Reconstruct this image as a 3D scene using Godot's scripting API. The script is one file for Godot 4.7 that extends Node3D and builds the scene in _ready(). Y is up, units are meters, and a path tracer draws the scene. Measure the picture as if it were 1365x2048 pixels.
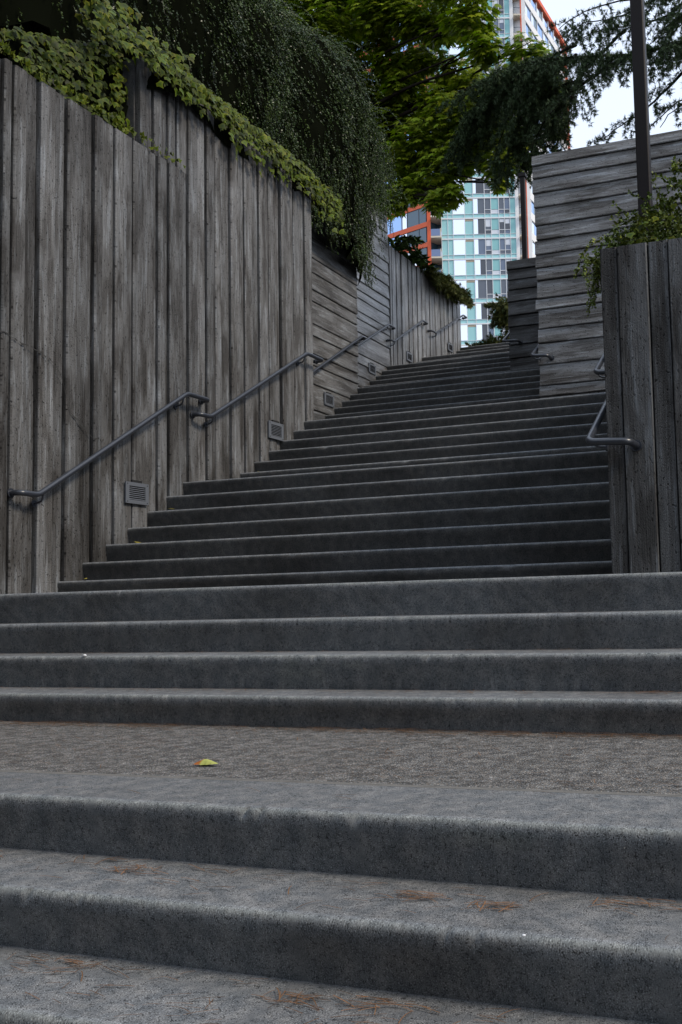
extends Node3D
# An outdoor concrete stair that climbs between board-marked retaining walls towards a glass residential tower.
const EYE := 0.4956
var rng := RandomNumberGenerator.new()
var wob := FastNoiseLite.new()
var used := {}
var M := {}

# ---------------------------------------------------------------- naming
func numbered(n: String) -> String:
	if not used.has(n):
		used[n] = 0
		return n
	used[n] += 1
	return "%s_%03d" % [n, used[n]]

func thing(called: String, label: String, category: String, at := Vector3.ZERO, group := "") -> Node3D:
	var o := Node3D.new()
	o.name = numbered(called)
	add_child(o)
	o.position = at
	tag(o, label, category, group)
	return o

func tag(o: Node, label: String, category: String, group := "") -> void:
	o.set_meta("label", label)
	o.set_meta("category", category)
	if group != "":
		o.set_meta("group", group)

func structure(o: Node, label := "", category := "") -> void:
	o.set_meta("kind", "structure")
	if label != "":
		o.set_meta("label", label)
		o.set_meta("category", category)

func put(called: String, mesh: Mesh, mat: Material, parent: Node = null) -> MeshInstance3D:
	var m := MeshInstance3D.new()
	m.mesh = mesh
	if mat:
		m.material_override = mat
	if parent == null:
		m.name = numbered(called)
		add_child(m)
	else:
		m.name = called
		parent.add_child(m, true)
	return m

func scatter(called: String, mesh: Mesh, mat: Material, xf: Array, cols: Array, parent: Node = null) -> MultiMeshInstance3D:
	var mm := MultiMesh.new()
	mm.transform_format = MultiMesh.TRANSFORM_3D
	mm.use_colors = cols.size() > 0
	mm.mesh = mesh
	mm.instance_count = xf.size()
	for i in xf.size():
		mm.set_instance_transform(i, xf[i])
		if cols.size() > 0:
			mm.set_instance_color(i, cols[i])
	var o := MultiMeshInstance3D.new()
	o.multimesh = mm
	o.material_override = mat
	o.set_meta("kind", "stuff")
	if parent == null:
		o.name = numbered(called)
		add_child(o)
	else:
		o.name = called
		parent.add_child(o, true)
	return o

# ---------------------------------------------------------------- textures
func seamless(w: int, h: int, freq: float, s: int, octaves := 3, kind := FastNoiseLite.TYPE_SIMPLEX_SMOOTH) -> Image:
	var n := FastNoiseLite.new()
	n.seed = s
	n.noise_type = kind
	n.frequency = freq
	n.fractal_octaves = octaves
	return n.get_seamless_image(w, h)

func stretched(w: int, h: int, sw: int, sh: int, freq: float, s: int, octaves := 3) -> PackedByteArray:
	var im := seamless(sw, sh, freq, s, octaves)
	im.resize(w, h, Image.INTERPOLATE_CUBIC)
	im.convert(Image.FORMAT_L8)
	return im.get_data()

func as_tex(w: int, h: int, fmt: int, data: PackedByteArray) -> ImageTexture:
	var im := Image.create_from_data(w, h, false, fmt, data)
	return ImageTexture.create_from_image(im)

func normal_tex(w: int, h: int, data: PackedByteArray, k: float) -> ImageTexture:
	var im := Image.create_from_data(w, h, false, Image.FORMAT_L8, data)
	im.convert(Image.FORMAT_RGBA8)
	im.bump_map_to_normal_map(k)
	return ImageTexture.create_from_image(im)

func grain_textures() -> Array:
	# the print of sawn planks in concrete: grain runs along v; pale and dark weathering, air pockets
	var w := 1024
	var h := 1024
	var streak := stretched(w, h, 1024, 40, 0.15, 11, 3)
	var warp := stretched(w, h, 128, 64, 0.05, 12, 2)
	var grit := seamless(w, h, 0.24, 13, 2)
	grit.convert(Image.FORMAT_L8)
	var gd := grit.get_data()
	var blot := stretched(w, h, 512, 256, 0.014, 14, 5)
	var flake := stretched(w, h, 1024, 160, 0.03, 15, 4)
	var drip := stretched(w, h, 512, 16, 0.03, 16, 3)
	var pock := seamless(w, h, 0.09, 17, 1)
	pock.convert(Image.FORMAT_L8)
	var pd := pock.get_data()
	var col := PackedByteArray()
	col.resize(w * h * 3)
	var hei := PackedByteArray()
	hei.resize(w * h)
	for y in h:
		for x in w:
			var i := y * w + x
			var r := sin((x / 1024.0 * 17.0 + (warp[i] - 128) / 128.0 * 3.2) * TAU)
			r = r * absf(r)
			var st := (streak[i] - 128) / 128.0
			var g := (gd[i] - 128) / 128.0
			var b := (blot[i] - 128) / 128.0
			var light := smoothstep(0.10, 0.34, b)
			var dark := smoothstep(0.08, 0.42, -b)
			var p := smoothstep(0.30, 0.50, (flake[i] - 128) / 128.0)
			var dr := smoothstep(0.15, 0.6, (drip[i] - 128) / 128.0)
			var pit := 1.0 if (pd[i] < 34 or g < -0.7) else 0.0
			var v := 0.475 + r * 0.016 + st * 0.075 + g * 0.085 + light * 0.065 - dark * 0.10 + p * 0.11 - dr * 0.075 - pit * 0.22
			v = clampf(v, 0.06, 0.95)
			var warm := dark * 0.005 + dr * 0.004 - p * 0.012 - light * 0.006
			col[i * 3] = int(clampf(v + warm, 0, 1) * 255)
			col[i * 3 + 1] = int(v * 255)
			col[i * 3 + 2] = int(clampf(v - warm, 0, 1) * 255)
			hei[i] = int(clampf(0.5 + r * 0.06 + st * 0.20 + g * 0.16 - pit * 0.45 + p * 0.1, 0, 1) * 255)
	return [as_tex(w, h, Image.FORMAT_RGB8, col), normal_tex(w, h, hei, 3.0)]

func cast_textures() -> Array:
	# cast concrete with fine grit, pits and pale grains
	var w := 1024
	var fine := seamless(w, w, 0.17, 21, 2)
	fine.convert(Image.FORMAT_L8)
	var fd := fine.get_data()
	var mid := seamless(w, w, 0.045, 22, 4)
	mid.convert(Image.FORMAT_L8)
	var md := mid.get_data()
	var big := seamless(w, w, 0.010, 23, 4)
	big.convert(Image.FORMAT_L8)
	var bd := big.get_data()
	var col := PackedByteArray()
	col.resize(w * w * 3)
	var hei := PackedByteArray()
	hei.resize(w * w)
	for i in w * w:
		var f := (fd[i] - 128) / 128.0
		var m := (md[i] - 128) / 128.0
		var b := (bd[i] - 128) / 128.0
		var pit := 1.0 if (f < -0.42 and m < 0.0) else 0.0
		var grain := clampf((f - 0.5) * 4.0, 0, 1)
		var v := clampf(0.50 + f * 0.16 + m * 0.06 + b * 0.09 + grain * 0.26 - pit * 0.34 - (0.22 if m < -0.62 else 0.0), 0.05, 0.98)
		col[i * 3] = int(clampf(v + b * 0.012, 0, 1) * 255)
		col[i * 3 + 1] = int(v * 255)
		col[i * 3 + 2] = int(clampf(v - b * 0.012, 0, 1) * 255)
		hei[i] = int(clampf(0.55 + f * 0.22 + m * 0.03 - pit * 0.5, 0, 1) * 255)
	return [as_tex(w, w, Image.FORMAT_RGB8, col), normal_tex(w, w, hei, 2.5)]

func pebble_textures() -> Array:
	var w := 1024
	var c := FastNoiseLite.new()
	c.seed = 31
	c.noise_type = FastNoiseLite.TYPE_CELLULAR
	c.fractal_type = FastNoiseLite.FRACTAL_NONE
	c.frequency = 0.17
	c.cellular_return_type = FastNoiseLite.RETURN_CELL_VALUE
	var a := c.get_seamless_image(w, w, false, false, 0.06)
	a.convert(Image.FORMAT_L8)
	var ad := a.get_data()
	c.cellular_return_type = FastNoiseLite.RETURN_DISTANCE
	var d := c.get_seamless_image(w, w, false, false, 0.06)
	d.convert(Image.FORMAT_L8)
	var dd := d.get_data()
	var big := seamless(w, w, 0.008, 33, 4)
	big.convert(Image.FORMAT_L8)
	var bd := big.get_data()
	var col := PackedByteArray()
	col.resize(w * w * 3)
	var hei := PackedByteArray()
	hei.resize(w * w)
	for i in w * w:
		var k := ad[i] / 255.0
		var e := dd[i] / 255.0
		var b := (bd[i] - 128) / 128.0
		var v := 0.22 + k * 0.58
		if k > 0.86:
			v = 0.92
		var inside := clampf(1.0 - e * 1.5, 0, 1)
		v = lerpf(0.37, v, clampf(inside * 1.6, 0, 1)) + b * 0.17
		var warm := 0.035 * sin(k * 57.0)
		col[i * 3] = int(clampf(v + warm, 0, 1) * 255)
		col[i * 3 + 1] = int(clampf(v, 0, 1) * 255)
		col[i * 3 + 2] = int(clampf(v - warm, 0, 1) * 255)
		hei[i] = int(inside * 255)
	return [as_tex(w, w, Image.FORMAT_RGB8, col), normal_tex(w, w, hei, 2.0)]

func bark_textures() -> Array:
	var w := 256
	var a := stretched(w, 512, 256, 64, 0.06, 41, 4)
	var col := PackedByteArray()
	col.resize(w * 512 * 3)
	for i in w * 512:
		var v := 0.30 + (a[i] - 128) / 128.0 * 0.16
		col[i * 3] = int(clampf(v + 0.02, 0, 1) * 255)
		col[i * 3 + 1] = int(clampf(v, 0, 1) * 255)
		col[i * 3 + 2] = int(clampf(v - 0.03, 0, 1) * 255)
	return [as_tex(w, 512, Image.FORMAT_RGB8, col), normal_tex(w, 512, a, 4.0)]

# ---------------------------------------------------------------- materials
func lin(r: float, g: float, b: float) -> Color:
	return Color(r, g, b).linear_to_srgb()

func flat(r: float, g: float, b: float, rough := 0.8, metal := 0.0) -> StandardMaterial3D:
	var m := StandardMaterial3D.new()
	m.albedo_color = lin(r, g, b)
	m.roughness = rough
	m.metallic = metal
	return m

func textured(t: Array, r: float, g: float, b: float, scale: float, rough: float, depth: float, world := true) -> StandardMaterial3D:
	var m := StandardMaterial3D.new()
	m.albedo_texture = t[0]
	m.albedo_color = lin(r, g, b)
	m.normal_enabled = true
	m.normal_texture = t[1]
	m.normal_scale = depth
	m.roughness = rough
	m.vertex_color_use_as_albedo = true
	if world:
		m.uv1_triplanar = true
		m.uv1_world_triplanar = true
		m.uv1_scale = Vector3.ONE * scale
	return m

func leafy(r: float, g: float, b: float, rough: float, back: float) -> StandardMaterial3D:
	var m := flat(r, g, b, rough)
	m.vertex_color_use_as_albedo = true
	m.metallic_specular = 0.25
	m.cull_mode = BaseMaterial3D.CULL_DISABLED
	if back > 0.0:
		m.backlight_enabled = true
		m.backlight = lin(r * back, g * back, b * back)
	return m

func make_materials() -> void:
	var g := grain_textures()
	M.board = textured(g, 0.95, 0.935, 0.92, 1.0, 0.62, 0.9, false)
	M.board.metallic_specular = 0.35
	M.sheen = M.board.duplicate()
	M.sheen.roughness = 0.36
	M.sheen.metallic_specular = 0.65
	M.now = M.board
	var c := cast_textures()
	M.cast = textured(c, 1.0, 0.985, 0.96, 1.3, 0.8, 0.8)
	M.core = textured(c, 0.5, 0.5, 0.5, 1.1, 0.9, 0.6)
	M.pebble = textured(pebble_textures(), 1.0, 0.98, 0.96, 1.6, 0.85, 1.0)
	M.mortar = flat(0.17, 0.162, 0.148, 0.95)
	var b := bark_textures()
	M.bark = textured(b, 0.62, 0.58, 0.55, 2.0, 0.95, 1.0)
	M.bark.vertex_color_use_as_albedo = false
	M.joint = flat(0.035, 0.034, 0.033, 0.95)
	M.soil = flat(0.035, 0.027, 0.02, 1.0)
	M.ground = textured(c, 0.55, 0.55, 0.55, 0.5, 0.9, 0.4)
	M.rail = flat(0.030, 0.034, 0.044, 0.33)
	M.rail.metallic_specular = 0.6
	M.vent = flat(0.135, 0.147, 0.168, 0.4)
	M.dark = flat(0.012, 0.012, 0.013, 0.9)
	M.post = flat(0.012, 0.009, 0.009, 0.5)
	M.post.metallic_specular = 0.3
	M.maple = leafy(0.195, 0.275, 0.022, 0.45, 2.2)
	M.ivy = leafy(0.095, 0.135, 0.018, 0.5, 0.3)
	M.small = leafy(0.046, 0.082, 0.024, 0.35, 0.2)
	M.small.metallic_specular = 0.4
	M.mound = leafy(0.095, 0.145, 0.030, 0.45, 0.35)
	M.shrub = leafy(0.065, 0.115, 0.025, 0.35, 0.4)
	M.conifer = leafy(0.068, 0.108, 0.052, 0.6, 0.3)
	M.juniper = leafy(0.095, 0.125, 0.045, 0.6, 0.3)
	M.under = flat(0.005, 0.006, 0.0035, 1.0)  # near-black backing: shade inside the plants put into its colour
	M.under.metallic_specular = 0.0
	M.soil.metallic_specular = 0.1
	M.twig = flat(0.014, 0.011, 0.009, 0.95)
	M.twig.metallic_specular = 0.15
	M.needle = leafy(0.15, 0.088, 0.050, 0.8, 0.0)

# ---------------------------------------------------------------- mesh helpers
func surf() -> SurfaceTool:
	var st := SurfaceTool.new()
	st.begin(Mesh.PRIMITIVE_TRIANGLES)
	return st

func quad(st: SurfaceTool, a: Vector3, b: Vector3, c: Vector3, d: Vector3) -> void:
	# a b c d run clockwise seen from outside
	for p in [a, b, c, a, c, d]:
		st.add_vertex(p)

func add_box(st: SurfaceTool, lo: Vector3, hi: Vector3) -> void:
	var p := []
	for i in 8:
		p.append(Vector3(hi.x if i & 1 else lo.x, hi.y if i & 2 else lo.y, hi.z if i & 4 else lo.z))
	quad(st, p[4], p[6], p[7], p[5])
	quad(st, p[1], p[3], p[2], p[0])
	quad(st, p[0], p[2], p[6], p[4])
	quad(st, p[5], p[7], p[3], p[1])
	quad(st, p[6], p[2], p[3], p[7])
	quad(st, p[0], p[4], p[5], p[1])

func done(st: SurfaceTool) -> ArrayMesh:
	st.generate_normals()
	return st.commit()

func box_mesh(lo: Vector3, hi: Vector3) -> ArrayMesh:
	var st := surf()
	st.set_smooth_group(-1)
	add_box(st, lo, hi)
	return done(st)

func add_tube(st: SurfaceTool, pts: Array, radii: Array, sides: int, capped := true) -> void:
	st.set_smooth_group(0)
	var rings := []
	var n := pts.size()
	var side := Vector3.ZERO
	for i in n:
		var d: Vector3
		if i == 0:
			d = pts[1] - pts[0]
		elif i == n - 1:
			d = pts[n - 1] - pts[n - 2]
		else:
			d = (pts[i + 1] - pts[i]).normalized() + (pts[i] - pts[i - 1]).normalized()
		d = d.normalized()
		if side == Vector3.ZERO:
			side = d.cross(Vector3.UP if absf(d.y) < 0.9 else Vector3.RIGHT).normalized()
		side = (side - d * side.dot(d)).normalized()
		var up := side.cross(d).normalized()
		var ring := []
		for k in sides:
			var a := TAU * k / sides
			ring.append(pts[i] + (side * cos(a) + up * sin(a)) * radii[i])
		rings.append(ring)
	for i in n - 1:
		for k in sides:
			var j := (k + 1) % sides
			quad(st, rings[i][k], rings[i][j], rings[i + 1][j], rings[i + 1][k])
	if capped:
		st.set_smooth_group(-1)
		for k in range(1, sides - 1):
			for p in [rings[0][0], rings[0][k + 1], rings[0][k]]:
				st.add_vertex(p)
			for p in [rings[n - 1][0], rings[n - 1][k], rings[n - 1][k + 1]]:
				st.add_vertex(p)

func filleted(pts: Array, r: float, seg := 6) -> Array:
	var out := [pts[0]]
	for i in range(1, pts.size() - 1):
		var a: Vector3 = pts[i - 1]
		var b: Vector3 = pts[i]
		var c: Vector3 = pts[i + 1]
		var ra := minf(r, a.distance_to(b) * 0.48)
		var rc := minf(r, c.distance_to(b) * 0.48)
		var p := b + (a - b).normalized() * ra
		var q := b + (c - b).normalized() * rc
		for k in seg + 1:
			var t := float(k) / seg
			out.append(p.lerp(b, t).lerp(b.lerp(q, t), t))
	out.append(pts[-1])
	return out

func many(v, n: int) -> Array:
	var a := []
	a.resize(n)
	a.fill(v)
	return a

# ---------------------------------------------------------------- stairs
# each entry: height of the nose, distance of the nose (towards -z)
func step_mesh(x0: float, x1: float, y: float, z: float, drop: float, back: float, rise: float, segs: int, rough: float, tone: float) -> ArrayMesh:
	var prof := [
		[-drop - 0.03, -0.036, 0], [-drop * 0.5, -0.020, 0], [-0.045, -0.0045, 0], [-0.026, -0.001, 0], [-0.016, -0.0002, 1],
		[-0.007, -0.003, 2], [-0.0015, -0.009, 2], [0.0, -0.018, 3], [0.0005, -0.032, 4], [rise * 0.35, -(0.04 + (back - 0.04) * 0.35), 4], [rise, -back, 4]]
	var st := surf()
	st.set_smooth_group(0)
	var n := prof.size()
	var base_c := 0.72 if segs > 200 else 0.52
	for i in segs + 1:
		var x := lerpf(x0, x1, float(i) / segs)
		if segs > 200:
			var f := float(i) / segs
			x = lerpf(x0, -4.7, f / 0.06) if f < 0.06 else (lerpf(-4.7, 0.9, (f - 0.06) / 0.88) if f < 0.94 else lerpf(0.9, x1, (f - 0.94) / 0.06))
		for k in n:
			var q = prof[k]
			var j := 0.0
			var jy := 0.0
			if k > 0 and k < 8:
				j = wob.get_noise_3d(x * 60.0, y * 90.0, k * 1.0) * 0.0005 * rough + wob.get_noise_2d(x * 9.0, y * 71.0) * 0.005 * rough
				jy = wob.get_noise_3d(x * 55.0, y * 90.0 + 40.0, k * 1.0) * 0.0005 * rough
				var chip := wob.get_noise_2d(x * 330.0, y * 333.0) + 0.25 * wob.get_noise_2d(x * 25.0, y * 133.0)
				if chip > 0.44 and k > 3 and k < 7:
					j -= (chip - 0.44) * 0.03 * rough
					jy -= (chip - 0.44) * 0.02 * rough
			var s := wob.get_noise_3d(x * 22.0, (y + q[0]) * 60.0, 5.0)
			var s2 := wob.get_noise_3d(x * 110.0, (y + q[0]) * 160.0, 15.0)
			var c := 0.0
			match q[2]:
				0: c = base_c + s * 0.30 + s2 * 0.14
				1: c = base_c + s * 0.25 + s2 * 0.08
				2: c = (0.92 if segs > 200 else 1.2) + s * 0.12  # pale nose: wear, plus its lit edge put into the colour
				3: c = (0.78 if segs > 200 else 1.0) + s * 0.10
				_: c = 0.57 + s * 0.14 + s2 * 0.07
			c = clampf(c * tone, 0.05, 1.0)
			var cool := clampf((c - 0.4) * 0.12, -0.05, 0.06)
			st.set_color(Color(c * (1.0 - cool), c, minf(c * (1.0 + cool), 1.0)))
			st.add_vertex(Vector3(x, y + q[0] + jy, -z + q[1] + j))
	for i in segs:
		for k in n - 1:
			var a := i * n + k
			for v in [a, a + 1, a + n + 1, a, a + n + 1, a + n]:
				st.add_index(v)
	st.generate_normals()
	return st.commit()

func flight(label: String, steps: Array, x0: float, x1: float, last_back: float, last_rise: float, base: float, segs: int, rough: float, tone := 1.0) -> void:
	var f := Node3D.new()
	f.name = numbered("stair_flight")
	add_child(f)
	structure(f, label, "stairs")
	var prev := base
	for i in steps.size():
		var y: float = steps[i][0]
		var z: float = steps[i][1]
		var last := i == steps.size() - 1
		var back: float = last_back if last else steps[i + 1][1] - z + 0.06
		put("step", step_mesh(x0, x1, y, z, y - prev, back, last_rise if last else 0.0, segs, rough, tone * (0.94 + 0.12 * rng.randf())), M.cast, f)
		prev = y

func build_stairs() -> void:
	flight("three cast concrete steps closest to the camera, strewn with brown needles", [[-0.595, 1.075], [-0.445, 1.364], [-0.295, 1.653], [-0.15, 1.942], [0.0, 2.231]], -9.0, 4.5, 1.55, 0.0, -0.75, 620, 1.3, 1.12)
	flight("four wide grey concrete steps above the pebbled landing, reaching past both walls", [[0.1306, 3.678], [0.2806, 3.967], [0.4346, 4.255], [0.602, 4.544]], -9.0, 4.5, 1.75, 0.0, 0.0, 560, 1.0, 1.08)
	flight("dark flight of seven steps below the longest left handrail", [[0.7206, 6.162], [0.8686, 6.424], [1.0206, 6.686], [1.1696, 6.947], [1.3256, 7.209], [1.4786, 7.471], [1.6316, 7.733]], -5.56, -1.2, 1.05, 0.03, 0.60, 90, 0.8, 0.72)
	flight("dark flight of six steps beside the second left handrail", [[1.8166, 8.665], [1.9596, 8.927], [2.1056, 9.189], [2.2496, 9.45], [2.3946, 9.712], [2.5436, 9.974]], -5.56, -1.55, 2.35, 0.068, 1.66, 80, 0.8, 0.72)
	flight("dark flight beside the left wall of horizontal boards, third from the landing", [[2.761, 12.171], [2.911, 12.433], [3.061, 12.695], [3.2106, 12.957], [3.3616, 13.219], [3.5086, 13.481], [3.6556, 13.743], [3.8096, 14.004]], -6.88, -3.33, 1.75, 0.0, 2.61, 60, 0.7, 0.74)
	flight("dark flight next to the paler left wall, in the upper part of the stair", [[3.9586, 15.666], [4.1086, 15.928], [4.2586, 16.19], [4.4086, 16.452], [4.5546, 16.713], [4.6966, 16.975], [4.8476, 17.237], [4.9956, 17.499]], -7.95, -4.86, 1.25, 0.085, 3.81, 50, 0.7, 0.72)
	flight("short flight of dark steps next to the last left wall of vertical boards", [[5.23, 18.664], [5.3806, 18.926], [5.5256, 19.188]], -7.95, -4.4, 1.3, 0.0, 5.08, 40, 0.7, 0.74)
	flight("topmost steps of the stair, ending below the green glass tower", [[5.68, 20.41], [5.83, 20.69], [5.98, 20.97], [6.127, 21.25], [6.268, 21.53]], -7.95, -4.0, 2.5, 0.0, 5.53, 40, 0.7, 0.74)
	# the pebbled landing, its front edge a little out of parallel
	var st := surf()
	st.set_smooth_group(-1)
	var front := func(x: float) -> float: return -(2.622 + 0.029 * x)
	var xs := [-9.0, -6.0, -3.0, 0.0, 4.5]
	for i in 4:
		var a: float = xs[i]
		var b: float = xs[i + 1]
		st.set_color(Color(0.54, 0.515, 0.48))
		quad(st, Vector3(a, 0.003, front.call(a)), Vector3(a, 0.003, -3.75), Vector3(b, 0.003, -3.75), Vector3(b, 0.003, front.call(b)))
	var land := put("landing", done(st), M.pebble)
	structure(land, "landing of exposed grey pebbles between the two front flights", "landing")
	var s2 := surf()
	s2.set_smooth_group(-1)
	for i in 240:
		var a := lerpf(-5.0, 2.0, i / 240.0)
		var b := lerpf(-5.0, 2.0, (i + 1) / 240.0)
		var wd := 0.001 + 0.004 * (1.0 + wob.get_noise_1d(a * 90.0))
		quad(s2, Vector3(a, 0.0007, front.call(a) + 0.006), Vector3(a, 0.0042, front.call(a) - wd), Vector3(b, 0.0042, front.call(b) - wd), Vector3(b, 0.0007, front.call(b) + 0.006))
	put("mortar_joint", done(s2), M.mortar, land)

# ---------------------------------------------------------------- board-marked walls
# local axes of a wall: x along it, y up, z out of its face
func wall_node(label: String, at: Vector3, along: Vector3) -> Node3D:
	var w := thing("retaining_wall", label, "wall", at)
	w.basis = Basis(along, Vector3.UP, along.cross(Vector3.UP))
	return w

func shade_of(u: float, v: float, s: float) -> float:
	var a := wob.get_noise_3d(u * 12.0, v * 7.0, s)
	var b := wob.get_noise_3d(u * 45.0, v * 16.0, s + 50.0)
	return a * 0.22 + b * 0.06

func board_v(w: Node3D, u0: float, u1: float, v0: float, v1: float, d: float, tone: float, s: float) -> void:
	# a vertical plank print: bevelled, slightly wavy edges
	var n := clampi(int((v1 - v0) / 0.45), 3, 9)
	var st := surf()
	st.set_smooth_group(-1)
	var uo := rng.randf() * 5.0
	var vo := rng.randf() * 5.0
	var flip := -1.0 if rng.randf() < 0.5 else 1.0
	var bev := 0.004 + rng.randf() * 0.005
	var rows := []
	for i in n + 1:
		var v := lerpf(v0, v1, float(i) / n)
		var e0 := wob.get_noise_2d(v * 40.0, s * 13.0) * 0.005
		var e1 := wob.get_noise_2d(v * 40.0, s * 13.0 + 70.0) * 0.005
		var dd := d + wob.get_noise_2d(v * 12.0, s * 7.0) * 0.002
		rows.append([
			Vector3(u0 + e0 - 0.003, v, -0.068), Vector3(u0 + e0, v, dd - bev), Vector3(u0 + e0 + bev, v, dd),
			Vector3(u1 + e1 - bev, v, dd), Vector3(u1 + e1, v, dd - bev), Vector3(u1 + e1 + 0.003, v, -0.068)])
	for i in n:
		for k in 5:
			for q in [[i, k], [i + 1, k], [i + 1, k + 1], [i, k], [i + 1, k + 1], [i, k + 1]]:
				var p: Vector3 = rows[q[0]][q[1]]
				var c := clampf(tone + shade_of(p.x, p.y, s), 0.12, 1.0)
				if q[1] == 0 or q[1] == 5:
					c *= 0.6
				st.set_color(Color(c, c, c))
				st.set_uv(Vector2((p.x - p.z) * 0.62 + uo, p.y * 0.30 * flip + vo))
				st.add_vertex(p)
	# top face
	var t: Array = rows[n]
	for q in [[0, 5, 4], [0, 4, 3], [0, 3, 2], [0, 2, 1]]:
		for k in [q[0], q[2], q[1]]:
			st.set_color(Color(tone * 0.8, tone * 0.8, tone * 0.8))
			st.set_uv(Vector2(t[k].x * 1.9 + uo, t[k].z + vo))
			st.add_vertex(t[k])
	st.generate_normals()
	st.generate_tangents()
	put("board", st.commit(), M.now, w)

func board_h(w: Node3D, u0: float, u1: float, v0: float, v1: float, d0: float, d1: float, tone: float, s: float) -> void:
	# a horizontal plank print whose lower edge stands proud of the plank below
	var n := clampi(int((u1 - u0) / 0.4), 4, 12)
	var st := surf()
	st.set_smooth_group(-1)
	var uo := rng.randf() * 5.0
	var vo := rng.randf() * 5.0
	var e_l := rng.randf_range(-0.012, 0.012)
	var rows := []
	for i in n + 1:
		var u := lerpf(u0, u1, float(i) / n)
		if i == 0 or i == n:
			u += e_l
		var j := wob.get_noise_2d(u * 30.0, s * 17.0) * 0.007
		var jd := wob.get_noise_2d(u * 25.0, s * 23.0) * 0.004
		rows.append([Vector3(u, v0 + j, -0.075), Vector3(u, v0 + j, d0 + jd - 0.007), Vector3(u, v0 + j + 0.010, d0 + jd), Vector3(u, lerpf(v0, v1, 0.6), lerpf(d0, d1, 0.6)), Vector3(u, v1 - 0.010, d1), Vector3(u, v1 - 0.010, -0.075)])
	for i in n:
		for k in 5:
			for q in [[i, k], [i, k + 1], [i + 1, k + 1], [i, k], [i + 1, k + 1], [i + 1, k]]:
				var p: Vector3 = rows[q[0]][q[1]]
				var c := clampf(tone + shade_of(p.y * 0.5, p.x * 0.8, s), 0.12, 1.0)
				st.set_color(Color(c, c, c))
				st.set_uv(Vector2((p.y - p.z) * 0.62 + uo, p.x * 0.30 + vo))
				st.add_vertex(p)
	for e in [0, n]:
		var r: Array = rows[e]
		for q in [[0, 1, 2], [0, 2, 3], [0, 3, 4], [0, 4, 5]]:
			var order: Array = [q[0], q[2], q[1]] if e == 0 else q
			order = [order[0], order[2], order[1]]
			for k in order:
				st.set_color(Color(tone, tone, tone))
				st.set_uv(Vector2(r[k].y * 1.9 + uo, r[k].z * 2.0 + vo))
				st.add_vertex(r[k])
	st.generate_normals()
	st.generate_tangents()
	put("board", st.commit(), M.now, w)

func core(w: Node3D, u0: float, u1: float, v0: float, v1: float, thick: float, front := -0.066) -> void:
	var st := surf()
	st.set_smooth_group(-1)
	st.set_color(Color(0.5, 0.5, 0.5))
	add_box(st, Vector3(u0, v0, front - thick), Vector3(u1, v1, front))
	put("wall_core", done(st), M.core, w)

func boards_along(w: Node3D, cuts: Array, v0: float, v1: float, push: float, tone: float, s0: float, groove := 0.032, split := true) -> void:
	# between two deep grooves there are one to three planks that hardly differ in depth
	for i in cuts.size() - 1:
		var a: float = cuts[i] + groove * (0.25 + rng.randf() * 0.35)
		var b: float = cuts[i + 1] - groove * (0.25 + rng.randf() * 0.35)
		var n := 1
		if split and b - a > 0.17:
			n = 2
		if split and b - a > 0.36:
			n = 3
		var d := push - rng.randf() * 0.012
		var u := a
		for k in n:
			var e := b if k == n - 1 else a + (b - a) * (k + 1.0) / n + rng.randf_range(-0.03, 0.03)
			board_v(w, u, e - (0.001 if k < n - 1 else 0.0), v0, v1 + rng.randf_range(-0.005, 0.002), d - (k % 2) * (0.006 + rng.randf() * 0.013), tone * rng.randf_range(0.74, 1.18), s0 + i * 3.0 + k)
			u = e

func random_cuts(a: float, b: float, lo: float, hi: float) -> Array:
	var c := [a]
	var u := a
	while u < b - hi:
		u += rng.randf_range(lo, hi)
		c.append(u)
	c.append(b)
	return c

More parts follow.
